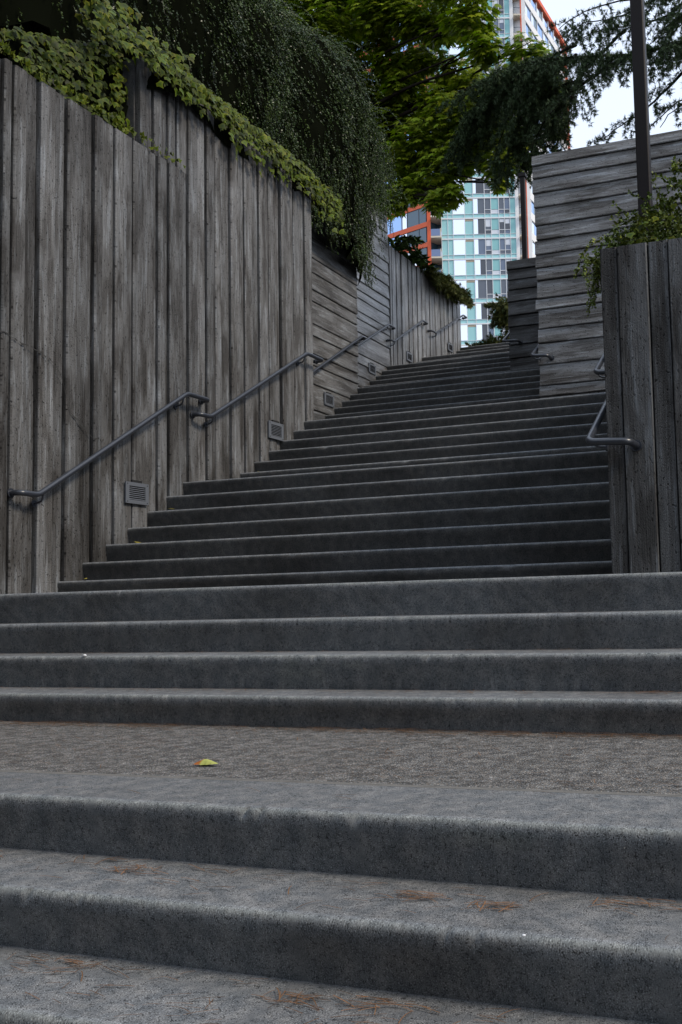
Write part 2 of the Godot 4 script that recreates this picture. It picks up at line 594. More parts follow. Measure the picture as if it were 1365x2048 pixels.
func build_walls() -> void:
	# left wall, first stretch: u = -z
	var cuts := [5.555, 5.657, 5.924, 6.211, 6.513, 6.776, 7.011, 7.362, 7.504, 7.803, 8.096, 8.245, 8.512, 8.756, 9.031, 9.229, 9.487, 9.757, 10.029, 10.2]
	var w := wall_node("tall left concrete wall of vertical board marks behind the two longest handrails, stepped up under ivy", Vector3(-5.507, 0, 0), Vector3(0, 0, -1))
	core(w, -1.0, 7.80, -1.0, 4.50, 0.35)
	core(w, 7.127, 10.19, 4.55, 5.33, 0.35, -0.095)
	core(w, 7.80, 10.19, -1.0, 4.55, 0.35, -0.063)
	boards_along(w, random_cuts(-1.0, 5.555, 0.2, 0.32), 0.4, 4.50, 0.0, 0.58, 300.0)
	boards_along(w, cuts.slice(0, 10), 0.4, 4.53, 0.0, 0.62, 10.0)
	boards_along(w, cuts.slice(9, 20), 1.4, 5.35, -0.004, 0.74, 90.0)
	var hi := Node3D.new()
	hi.name = "upper_face"
	w.add_child(hi)
	hi.position = Vector3(0, 0, -0.03)
	boards_along(hi, [7.127, 7.33, 7.52, 7.66, 7.835], 4.535, 5.35, 0.0, 0.66, 60.0)
	# the dark wavering joint between two pours, at the left
	var jt := surf()
	jt.set_smooth_group(-1)
	var line := [Vector2(4.9, 2.56), Vector2(5.35, 2.50), Vector2(5.62, 2.49), Vector2(5.80, 2.44), Vector2(5.96, 2.42), Vector2(6.10, 2.36), Vector2(6.16, 2.28), Vector2(6.27, 2.02), Vector2(6.40, 1.94), Vector2(6.52, 1.85), Vector2(6.66, 1.86)]
	var last := Vector2.ZERO
	for i in line.size() - 1:
		for k in 8:
			var p: Vector2 = line[i].lerp(line[i + 1], k / 8.0)
			p.y += wob.get_noise_1d(p.x * 160.0) * 0.025
			if last != Vector2.ZERO and rng.randf() < 0.85:
				var t0 := rng.randf_range(0.002, 0.008)
				quad(jt, Vector3(last.x, last.y - t0, 0.002), Vector3(last.x, last.y + t0, 0.002), Vector3(p.x, p.y + t0, 0.002), Vector3(p.x, p.y - t0, 0.002))
			last = p
	put("pour_joint", done(jt), M.joint, w)
	# second stretch, horizontal boards, set back
	var w2 := wall_node("left wall of horizontal board marks under the hanging curtain of small leaves", Vector3(-6.83, 0, 0), Vector3(0, 0, -1))
	core(w2, 3.0, 14.03, 0.0, 7.7, 1.3)
	var ys := [2.3, 2.62, 2.93, 3.233, 3.602, 3.87, 4.036, 4.299, 4.472, 4.80, 4.97, 5.215, 5.43, 5.73, 6.05, 6.36, 6.72, 7.05, 7.4, 7.7]
	for i in ys.size() - 1:
		board_h(w2, 3.0, 14.05, ys[i], ys[i + 1], 0.006, -0.014 + rng.randf() * 0.010, 0.76 * rng.randf_range(0.88, 1.1), 400.0 + i * 3)
	M.now = M.sheen
	# third stretch
	var w3 := wall_node("pale left wall of horizontal board marks, between the leaf curtain and the upper vertical boards", Vector3(-7.9, 0, 0), Vector3(0, 0, -1))
	core(w3, 13.5, 17.64, 2.0, 7.96, 0.4)
	ys = [3.3, 3.6, 3.9, 4.15, 4.366, 4.561, 4.787, 4.97, 5.364, 5.61, 5.751, 5.99, 6.15, 6.33, 6.589, 6.818, 7.044, 7.399, 7.631, 7.844, 7.98]
	for i in ys.size() - 1:
		board_h(w3, 13.5, 17.655, ys[i], ys[i + 1], 0.006, -0.014 + rng.randf() * 0.010, 1.0 * rng.randf_range(0.9, 1.1), 500.0 + i * 3)
	# fourth stretch
	var w4 := wall_node("last left wall of vertical board marks, topped by a broadleaf shrub and juniper", Vector3(-7.87, 0, 0), Vector3(0, 0, -1))
	core(w4, 17.66, 21.63, 2.0, 7.38, 0.4)
	boards_along(w4, [17.66, 17.768, 17.985, 18.219, 18.553, 18.769, 19.02, 19.444, 19.712, 20.016, 20.343, 20.571, 20.82, 21.071, 21.369, 21.64], 4.5, 7.41, 0.0, 0.98, 700.0, 0.034)
	M.now = M.board
	# right side, nearest: x along
	var r1 := wall_node("near right planter wall of dark vertical board marks, with a handrail bent round its corner", Vector3(0, 0, -5.85), Vector3(1, 0, 0))
	core(r1, -1.235, 5.0, 0.2, 2.54, 0.25)
	var rc := [-1.25, -1.146, -0.968, -0.85]
	var more := random_cuts(-0.85, 5.0, 0.18, 0.34)
	for i in range(1, more.size()):
		rc.append(more[i])
	boards_along(r1, rc, 0.45, 2.56, 0.0, 0.41, 800.0, 0.009, false)
	core_side(r1, -1.245, -1.0, 0.2, 2.55, 0.0, 2.4)
	core_side(r1, -1.63, -1.0, 0.2, 3.15, 2.4, 6.1)
	# right, second
	var r2 := wall_node("broad pale right wall of horizontal board marks behind the square post", Vector3(0, 0, -12.05), Vector3(1, 0, 0))
	core(r2, -3.35, 5.0, 2.0, 6.06, 0.3)
	core_side(r2, -3.36, -3.0, 2.0, 6.06, 0.0, 3.6)
	ys = [2.5, 2.992, 3.13, 3.39, 3.66, 3.845, 4.085, 4.23, 4.457, 4.62, 4.79, 4.975, 5.16, 5.395, 5.58, 5.77, 5.94, 6.08]
	for i in ys.size() - 1:
		board_h(r2, -3.385 + rng.randf_range(-0.012, 0.015), 5.0, ys[i], ys[i + 1], 0.008, -0.018 + rng.randf() * 0.010, 1.15 * rng.randf_range(0.88, 1.1), 900.0 + i * 3)
	var r3 := wall_node("small dark right wall of horizontal board marks, farthest up the stair", Vector3(0, 0, -15.75), Vector3(1, 0, 0))
	core(r3, -4.88, 3.0, 3.0, 6.06, 0.3)
	core_side(r3, -4.89, -4.5, 3.0, 6.06, 0.0, 6.0)
	ys = [3.6, 3.9, 4.218, 4.435, 4.66, 4.96, 5.152, 5.385, 5.58, 5.747, 5.922, 6.085]
	for i in ys.size() - 1:
		board_h(r3, -4.92 + rng.randf_range(-0.012, 0.015), 3.0, ys[i], ys[i + 1], 0.008, -0.018 + rng.randf() * 0.010, 0.42 * rng.randf_range(0.88, 1.1), 1000.0 + i * 3)

func build_behind() -> void:
	# added out of view to shade the risers: a wall with trees on top
	var w := wall_node("added unseen concrete wall behind the viewer that shades the stair", Vector3(0, 0, 8.0), Vector3(-1, 0, 0))
	core(w, -16.0, 16.0, -0.8, 5.2, 0.5)
	boards_along(w, random_cuts(-12.0, 12.0, 0.5, 0.9), -0.8, 5.2, 0.0, 0.4, 1300.0)
	slab("planter_soil", Vector3(-30, -0.7, 8.6), Vector3(30, 5.0, 30), M.soil)  # soil under the added trees, also out of view
	for q in [[-7.5, 11.5, "left"], [0.5, 12.5, "middle"], [8.0, 11.0, "right"]]:
		var base := Vector3(q[0], 4.9, q[1])
		var t := thing("added_shade_tree", "added unseen broadleaf tree behind the viewer that shades the stair, %s one of the row" % q[2], "tree", base, "added unseen trees that shade the stair")
		var st := surf()
		add_tube(st, [Vector3.ZERO, Vector3(0.1, 2.5, 0), Vector3(0.0, 5.0, 0.1), Vector3(0.1, 8.5, 0)], [0.3, 0.24, 0.16, 0.05], 8)
		put("trunk", done(st), M.bark, t)
		var xf := []
		var cols := []
		for i in 5200:
			var d := rnd_dir() * pow(rng.randf(), 0.4)
			var p := Vector3(d.x * 4.3, 5.0 + d.y * 4.6, d.z * 3.0)
			p += Vector3(1, 1, 1) * wob.get_noise_3dv(p * 9.0) * 0.8
			xf.append(Transform3D(facing(Vector3(d.x, -0.4, d.z) + rnd_dir() * 0.5, Vector3.UP + rnd_dir() * 0.7).scaled(Vector3.ONE * rng.randf_range(0.25, 0.42)), p))
			cols.append(tint(0.4, 1.0, 0.2))
		scatter("foliage", maple_leaf(), M.maple, xf, cols, t)

func core_side(w: Node3D, u0: float, u1: float, v0: float, v1: float, z0: float, z1: float) -> void:
	var st := surf()
	st.set_smooth_group(-1)
	st.set_color(Color(0.6, 0.6, 0.6))
	add_box(st, Vector3(u0, v0, -0.05 - z1), Vector3(u1, v1, -0.05 - z0))
	put("side_face", done(st), M.core, w)

# ---------------------------------------------------------------- fittings
func handrail(label: String, pts: Array, brackets: Array, wall: Vector3) -> void:
	var t := thing("handrail", label, "handrail", pts[1], "pipe handrails along the stair walls")
	var st := surf()
	var f := filleted(pts, 0.05, 5)
	var loc := []
	for p in f:
		loc.append(p - pts[1])
	add_tube(st, loc, many(0.0215, loc.size()), 14)
	put("rail_pipe", done(st), M.rail, t)
	for b in brackets:
		var s := surf()
		var foot: Vector3 = b + wall * 0.092 - Vector3(0, 0.085, 0)
		var l := filleted([b - Vector3(0, 0.01, 0), b - Vector3(0, 0.075, 0) + wall * 0.01, foot], 0.04, 4)
		var q := []
		for p in l:
			q.append(p - pts[1])
		add_tube(s, q, many(0.008, q.size()), 8)
		add_tube(s, [foot - pts[1], foot - pts[1] - wall * 0.012], [0.026, 0.026], 12)
		put("bracket", done(s), M.rail, t)
	for e in [[pts[0], pts[1]], [pts[-1], pts[-2]]]:
		var dir: Vector3 = (e[1] - e[0]).normalized()
		var fs := surf()
		var fp: Vector3 = e[0] + dir * 0.03 - pts[1]
		add_tube(fs, [fp, fp + dir * 0.008], [0.034, 0.034], 14)
		put("flange", done(fs), M.rail, t)

func left_rail(label: String, xw: float, b: Vector2, top: Vector2, eb: float, et: float) -> void:
	# b, top: (distance, height) of the two bends
	var x := xw + 0.088
	var back := Vector3(-1, 0, 0)
	var p := [Vector3(xw - 0.03, b.y + 0.004, -b.x + eb), Vector3(x, b.y + 0.004, -b.x + eb), Vector3(x, b.y, -b.x), Vector3(x, top.y, -top.x), Vector3(x, top.y, -top.x - et), Vector3(xw - 0.03, top.y, -top.x - et)]
	var lo := Vector3(x, b.y, -b.x).lerp(Vector3(x, top.y, -top.x), 0.03)
	var hi := Vector3(x, b.y, -b.x).lerp(Vector3(x, top.y, -top.x), 0.97)
	handrail(label, p, [lo, hi], back)

func right_rail(label: String, xw: float, zf: float, corner: Vector3, run: float, bar: float) -> void:
	var up := corner + Vector3(0, run * 0.573, -run)
	var a := corner + Vector3(bar, -0.012, 0)
	var p := [a + Vector3(0.02, -0.01, zf - corner.z - 0.03), a, corner, up, up + Vector3(0, 0, -0.3), Vector3(xw + 0.03, up.y, up.z - 0.3)]
	var lo := corner.lerp(up, 0.06)
	var hi := corner.lerp(up, 0.96)
	handrail(label, p, [lo, hi], Vector3(1, 0, 0))

func vent(label: String, at: Vector3) -> void:
	var v := thing("wall_vent", label, "vent", at, "louvred vents low in the left walls")
	v.basis = Basis(Vector3(0, 0, -1), Vector3.UP, Vector3(1, 0, 0))
	var w := 0.148
	var h := 0.089
	var iw := 0.104
	var ih := 0.058
	var st := surf()
	st.set_smooth_group(-1)
	add_box(st, Vector3(-w, ih, 0.0), Vector3(w, h, 0.014))
	add_box(st, Vector3(-w, -h, 0.0), Vector3(w, -ih, 0.014))
	add_box(st, Vector3(-w, -ih, 0.0), Vector3(-iw, ih, 0.014))
	add_box(st, Vector3(iw, -ih, 0.0), Vector3(w, ih, 0.014))
	put("frame", done(st), M.vent, v)
	put("recess", box_mesh(Vector3(-iw, -ih, -0.03), Vector3(iw, ih, 0.001)), M.dark, v)
	put("notch", box_mesh(Vector3(-0.055, h, -0.02), Vector3(0.075, h + 0.022, 0.004)), M.dark, v)
	for i in 7:
		var y := -ih + (i + 0.6) * (2.0 * ih / 7.2)
		var s := surf()
		s.set_smooth_group(-1)
		var a := Vector3(-iw, y + 0.004, 0.003)
		var b := Vector3(iw, y + 0.004, 0.003)
		var c := Vector3(iw, y - 0.004, 0.013)
		var d := Vector3(-iw, y - 0.004, 0.013)
		quad(s, a, b, c, d)
		quad(s, d + Vector3(0, -0.0015, 0), c + Vector3(0, -0.0015, 0), b + Vector3(0, -0.003, 0), a + Vector3(0, -0.003, 0))
		quad(s, d, c, c + Vector3(0, -0.0015, 0), d + Vector3(0, -0.0015, 0))
		put("slat", done(s), M.vent, v)
	for q in [[-1, -1], [1, -1], [-1, 1], [1, 1]]:
		var sc := CylinderMesh.new()
		sc.top_radius = 0.004
		sc.bottom_radius = 0.005
		sc.height = 0.004
		sc.radial_segments = 8
		sc.rings = 0
		var m := put("screw", sc, M.dark, v)
		m.rotation.x = PI / 2
		m.position = Vector3(q[0] * 0.128, q[1] * 0.074, 0.015)

func build_fittings() -> void:
	left_rail("lowest left handrail, the longest in view, beginning above the first dark steps", -5.507, Vector2(5.837, 1.339), Vector2(7.643, 2.415), 0.17, 0.34)
	left_rail("second left handrail from the bottom, ending at the corner of the tall wall", -5.507, Vector2(7.998, 2.26), Vector2(9.861, 3.273), 0.15, 0.37)
	left_rail("handrail on the dark left wall of horizontal boards, below the hanging leaves", -6.83, Vector2(12.2, 3.60), Vector2(14.017, 4.605), 0.15, 0.13)
	left_rail("handrail on the pale left wall of horizontal boards", -7.9, Vector2(15.75, 4.885), Vector2(17.421, 5.769), 0.15, 0.30)
	left_rail("handrail on the near half of the last wall of vertical boards", -7.87, Vector2(17.58, 5.476), Vector2(19.057, 6.257), 0.1, 0.27)
	left_rail("topmost left handrail, jutting past the end of the wall at the tower", -7.87, Vector2(19.769, 6.167), Vector2(21.5, 7.0), 0.2, 0.25)
	right_rail("near right handrail, thick dark pipe bent round the corner of the planter wall", -1.25, -5.85, Vector3(-1.325, 1.388, -5.705), 1.9, 0.235)
	right_rail("right handrail half hidden behind the near planter wall", -1.63, -8.3, Vector3(-1.80, 2.33, -8.1), 1.6, 0.25)
	right_rail("right handrail at the corner of the broad pale wall", -3.38, -12.05, Vector3(-3.43, 3.478, -11.90), 1.6, 0.20)
	right_rail("farthest right handrail, at the corner of the small dark wall", -4.92, -15.75, Vector3(-4.975, 4.70, -15.60), 1.6, 0.25)
	vent("lowest vent, biggest of all, under the longest handrail", Vector3(-5.505, 1.464, -7.047))
	vent("second vent from the bottom, near the corner of the tall left wall", Vector3(-5.507, 2.331, -9.315))
	vent("vent in the dark left wall of horizontal boards", Vector3(-6.824, 3.447, -13.045))
	vent("vent in the pale left wall of horizontal boards", Vector3(-7.894, 4.793, -16.811))
	vent("vent between vertical board marks, lower one of the last wall", Vector3(-7.869, 5.385, -18.51))
	vent("topmost vent, near the far end of the last left wall", Vector3(-7.869, 6.108, -20.841))
	# posts
	var p := thing("lamp_post", "square dark brown post rising from the near right planter", "post", Vector3(-1.162, 2.3, -7.045))
	post(p, 0.0455, 8.0, 0.3)
	var p2 := thing("lamp_post", "thin dark post in front of the tower, above the small right wall", "post", Vector3(-4.83, 5.6, -16.55))
	post(p2, 0.042, 2.2, 0.06)

func post(t: Node3D, r: float, h: float, pl: float) -> void:
	var st := surf()
	st.set_smooth_group(-1)
	var b := r * 0.16
	var ring := [Vector2(-r + b, r), Vector2(r - b, r), Vector2(r, r - b), Vector2(r, -r + b), Vector2(r - b, -r), Vector2(-r + b, -r), Vector2(-r, -r + b), Vector2(-r, r - b)]
	for i in 8:
		var a: Vector2 = ring[i]
		var c: Vector2 = ring[(i + 1) % 8]
		quad(st, Vector3(a.x, 0, a.y), Vector3(a.x, h, a.y), Vector3(c.x, h, c.y), Vector3(c.x, 0, c.y))
	put("shaft", done(st), M.post, t)
	put("base_plate", box_mesh(Vector3(-r * 2.2, 0, -r * 2.2), Vector3(r * 2.2, 0.02, r * 2.2)), M.post, t)
	put("lamp_head", box_mesh(Vector3(-r * 1.5, h, -r * 1.5), Vector3(r * 1.5, h + pl, r * 1.5)), M.post, t)

# ---------------------------------------------------------------- ground
func slab(called: String, lo: Vector3, hi: Vector3, m: Material) -> void:
	var st := surf()
	st.set_smooth_group(-1)
	st.set_color(Color(0.8, 0.8, 0.8))
	add_box(st, lo, hi)
	structure(put(called, done(st), m))

func build_ground() -> void:
	var st := surf()
	st.set_smooth_group(-1)
	st.set_color(Color(0.6, 0.6, 0.6))
	quad(st, Vector3(-700, -0.78, 700), Vector3(-700, -0.78, -700), Vector3(700, -0.78, -700), Vector3(700, -0.78, 700))
	structure(put("ground", done(st), M.ground))
	slab("upper_terrace", Vector3(-200, 0, -420), Vector3(200, 6.25, -21.7), M.ground)
	slab("planter_soil", Vector3(-6.8, -0.7, -10.1), Vector3(-5.7, 5.18, -7.2), M.soil)
	slab("planter_soil", Vector3(-6.8, -0.7, -7.19), Vector3(-5.7, 4.45, 1.0), M.soil)
	slab("planter_soil", Vector3(-40, -0.7, -14.0), Vector3(-8.2, 7.45, 1.0), M.soil)
	slab("planter_soil", Vector3(-40, -0.7, -21.69), Vector3(-8.32, 7.3, -14.01), M.soil)
	slab("planter_soil", Vector3(-0.99, -0.7, -8.2), Vector3(5, 2.42, -6.15), M.soil)
	slab("planter_soil", Vector3(-0.99, -0.7, -12.0), Vector3(5, 3.0, -8.21), M.soil)
	slab("planter_soil", Vector3(-2.99, -0.7, -15.7), Vector3(30, 5.85, -12.4), M.soil)
	slab("planter_soil", Vector3(-4.49, -0.7, -21.69), Vector3(30, 5.9, -16.1), M.soil)

# ---------------------------------------------------------------- leaves
func lobed_leaf(lobes: Array, fold: float, rim: Color, mid: Color) -> ArrayMesh:
	# outline in the xz plane, tip towards +z, folded along the midrib
	var st := surf()
	st.set_smooth_group(0)
	var n := lobes.size()
	for i in n:
		var a: Vector2 = lobes[i]
		var b: Vector2 = lobes[(i + 1) % n]
		for q in [[Vector2(0, 0.35), mid], [a, rim], [b, rim]]:
			var v: Vector2 = q[0]
			st.set_color(q[1])
			st.add_vertex(Vector3(v.x, -absf(v.x) * fold - v.y * v.y * 0.12, v.y))
	st.generate_normals()
	return st.commit()

func sided(half: Array) -> Array:
	# mirror half an outline (x > 0, from stalk to tip)
	var o := half.duplicate()
	for i in range(half.size() - 2, 0, -1):
		o.append(Vector2(-half[i].x, half[i].y))
	return o

func maple_leaf() -> ArrayMesh:
	return lobed_leaf(sided([Vector2(0, 0.12), Vector2(0.30, 0.0), Vector2(0.24, 0.16), Vector2(0.56, 0.30), Vector2(0.34, 0.42), Vector2(0.46, 0.78), Vector2(0.18, 0.62), Vector2(0, 1.06)]), 0.25, Color(1, 1, 1), Color(0.9, 0.95, 0.9))

func ivy_leaf() -> ArrayMesh:
	return lobed_leaf(sided([Vector2(0, 0.05), Vector2(0.34, 0.0), Vector2(0.52, 0.36), Vector2(0.24, 0.52), Vector2(0, 1.0)]), 0.2, Color(1.0, 0.94, 0.40), Color(0.26, 0.46, 0.30))

func oval_leaf() -> ArrayMesh:
	return lobed_leaf(sided([Vector2(0, 0), Vector2(0.17, 0.25), Vector2(0.2, 0.55), Vector2(0, 1.0)]), 0.35, Color(1, 1, 1), Color(0.85, 0.9, 0.85))

func facing(dir: Vector3, up: Vector3) -> Basis:
	# z along dir, y near up
	var z := dir.normalized()
	var x := up.cross(z)
	if x.length() < 0.01:
		x = Vector3.RIGHT.cross(z)
	x = x.normalized()
	return Basis(x, z.cross(x), z)

func rnd_dir() -> Vector3:
	var z := rng.randf_range(-1, 1)
	var a := rng.randf() * TAU
	var r := sqrt(1.0 - z * z)
	return Vector3(r * cos(a), z, r * sin(a))

func tint(lo: float, hi: float, yellow := 0.0) -> Color:
	var v := rng.randf_range(lo, hi)
	var y := rng.randf() * yellow
	return Color(v * (1.0 + y * 1.6), v * (1.0 + y * 0.6), v * (1.0 - y * 0.4))

func leaves_of(t: Node3D, mesh: Mesh, mat: StandardMaterial3D, xf: Array, cols: Array, singles: int, called := "leaf") -> void:
	# the leaves nearest to the viewer are parts of their own, the rest one part
	var order := range(xf.size())
	var eye := Vector3(0, EYE, 0)
	var score := []
	for i in xf.size():
		score.append(xf[i].origin.distance_to(eye) / xf[i].basis.x.length())
	order.sort_custom(func(a, b): return score[a] < score[b])
	var tones := []
	for k in 6:
		var m := mat.duplicate()
		tones.append(m)
	var rest := []
	var rc := []
	for r in order.size():
		var i: int = order[r]
		if r < singles:
			var l := put(called, mesh, mat, t)
			l.transform = Transform3D(xf[i].basis, xf[i].origin - t.position)
			var k := clampi(int(cols[i].get_luminance() * 5.0), 0, 5)
			var m: StandardMaterial3D = tones[k]
			var v := (k + 0.5) / 5.0
			m.albedo_color = (mat.albedo_color.srgb_to_linear() * v).linear_to_srgb()
			l.material_override = m
		else:
			rest.append(Transform3D(xf[i].basis, xf[i].origin - t.position))
			rc.append(cols[i])
	scatter("foliage", mesh, mat, rest, rc, t)

func build_maple() -> void:
	var base := Vector3(-11.6, 7.2, -21.0)
	var t := thing("maple_tree", "broadleaf tree with large lobed olive green leaves hiding the middle of the tower", "tree", base)
	var clumps := [
		[-10.51, 13.52, -19.0, 0.57], [-9.9, 12.93, -19.0, 0.66], [-9.79, 13.79, -20.0, 0.7], [-8.59, 13.08, -19.0, 0.66], [-7.9, 12.8, -19.0, 0.57], [-7.23, 12.54, -19.0, 0.57], [-6.22, 11.86, -18.0, 0.54], [-5.98, 11.2, -18.0, 0.36],
		[-9.8, 12.85, -20.0, 0.6], [-10.83, 13.34, -21.0, 0.42], [-9.57, 11.75, -20.0, 0.6], [-9.1, 11.08, -20.0, 0.6], [-8.6, 11.44, -20.0, 0.5], [-8.22, 12.48, -20.0, 0.4], [-8.31, 9.73, -19.0, 0.47], [-7.74, 10.06, -19.0, 0.57],
		[-7.06, 10.46, -19.0, 0.57], [-7.31, 9.34, -19.0, 0.52], [-6.76, 9.56, -19.0, 0.47], [-7.99, 9.03, -19.0, 0.36], [-7.24, 8.5, -18.5, 0.27], [-6.86, 8.6, -18.5, 0.24], [-6.42, 10.02, -19.0, 0.57], [-5.86, 9.05, -18.5, 0.38],
		[-5.87, 8.62, -18.5, 0.16], [-5.58, 9.6, -19.0, 0.40], [-5.39, 9.25, -19.0, 0.18], [-5.14, 10.92, -18.0, 0.36], [-4.8, 10.6, -18.0, 0.33], [-5.76, 10.83, -19.0, 0.5], [-5.04, 10.48, -19.0, 0.42], [-4.85, 9.83, -19.0, 0.24],
		[-6.95, 11.67, -20.0, 0.6], [-6.3, 10.76, -20.0, 0.6], [-8.39, 8.88, -19.0, 0.3], [-10.01, 14.32, -19.0, 0.76], [-8.57, 14.07, -19.0, 0.76], [-6.82, 12.93, -18.0, 0.66], [-6.1, 12.7, -18.0, 0.5], [-11.59, 14.82, -20.0, 0.6],
		[-9.59, 10.45, -20.5, 0.41], [-8.15, 12.0, -21.0, 0.42], [-9.2, 9.6, -20.5, 0.4], [-9.6, 12.4, -21.5, 0.5], [-8.6, 12.15, -19.5, 0.36], [-7.9, 12.1, -19.5, 0.34], [-8.75, 12.65, -19.5, 0.36], [-8.35, 11.7, -19.5, 0.36], [-7.4, 11.9, -19.6, 0.34], [-6.7, 11.2, -19.4, 0.42], [-7.6, 11.2, -19.6, 0.4], [-9.0, 12.35, -20.6, 0.5], [-9.45, 11.9, -19.6, 0.4], [-8.35, 12.15, -20.2, 0.3], [-8.9, 11.9, -21.5, 0.45], [-9.9, 11.2, -21.5, 0.5], [-8.0, 10.9, -21.0, 0.45], [-7.5, 11.6, -20.5, 0.4], [-10.2, 10.4, -21.8, 0.45], [-8.8, 10.4, -21.0, 0.45], [-8.9, 15.2, -20.5, 1.1], [-10.6, 15.6, -21.0, 1.1], [-7.2, 14.6, -20.0, 0.9], [-11.5, 12.6, -22.0, 0.6]]
	var st := surf()
	add_tube(st, [Vector3(0, -0.4, 0), Vector3(0.05, 1.2, 0.05), Vector3(0.2, 3.0, 0.2), Vector3(0.3, 5.2, 0.2), Vector3(0.5, 8.0, 0.4)], [0.26, 0.21, 0.18, 0.13, 0.05], 10)
	put("trunk", done(st), M.bark, t)
	var xf := []
	var cols := []
	for c in clumps:
		var p := Vector3(c[0], c[1], c[2])
		var r: float = c[3]
		var h := clampf(p.y - base.y + 0.3, 3.4, 7.0)
		var a := Vector3(0.08 + h * 0.04, h, 0.08 + h * 0.03)
		var q := p - base
		var mid := a.lerp(q, 0.5) + Vector3(rng.randf_range(-0.15, 0.15), 0.35, rng.randf_range(-0.15, 0.15))
		var b := surf()
		var rr := 0.016 + 0.006 * q.distance_to(a)
		add_tube(b, filleted([a, mid, q], 1.0, 6), [rr, rr * 0.9, rr * 0.8, rr * 0.7, rr * 0.62, rr * 0.55, rr * 0.5, rr * 0.42, 0.012], 6)
		for k in 5:
			var e := q + rnd_dir() * r * 0.8
			add_tube(b, [a.lerp(q, 0.8), q.lerp(e, 0.5) + Vector3(0, 0.05, 0), e], [0.014, 0.009, 0.004], 5)
		put("limb", done(b), M.twig, t)
		var n := int(330.0 * r * r * 4.2) + 30
		for k in n:
			var d := rnd_dir()
			d.y *= 0.82
			var pos := p + d * r * pow(rng.randf(), 0.38) * rng.randf_range(0.85, 1.18)
			var tipd := (Vector3(d.x, -0.55 + rng.randf_range(-0.5, 0.4), d.z + 0.15)).normalized()
			var bs := facing(tipd, Vector3(d.x * 0.4, 1.0, d.z * 0.4 + 0.2) + rnd_dir() * 0.45)
			var s := rng.randf_range(0.11, 0.20)
			xf.append(Transform3D(bs.scaled(Vector3.ONE * s), pos))
			cols.append(tint(0.45, 1.2, 0.3))
	leaves_of(t, maple_leaf(), M.maple, xf, cols, 300)

func tuft_mesh(n: int, l: float, w: float, spread: float, s: int) -> ArrayMesh:
	# a whorl of needles round +z
	var r := RandomNumberGenerator.new()
	r.seed = s
	var st := surf()
	st.set_smooth_group(-1)
	for i in n:
		var a := TAU * i / n + r.randf() * 0.6
		var d := Vector3(cos(a) * spread, sin(a) * spread, 0.5 + r.randf() * 0.7).normalized() * l * (0.7 + 0.5 * r.randf())
		var side := d.cross(Vector3(0.3, 0.9, 0.2)).normalized() * w
		var o := Vector3(0, 0, r.randf() * l * 0.4)
		st.add_vertex(o - side)
		st.add_vertex(o + d)
		st.add_vertex(o + side)
	st.generate_normals()
	return st.commit()

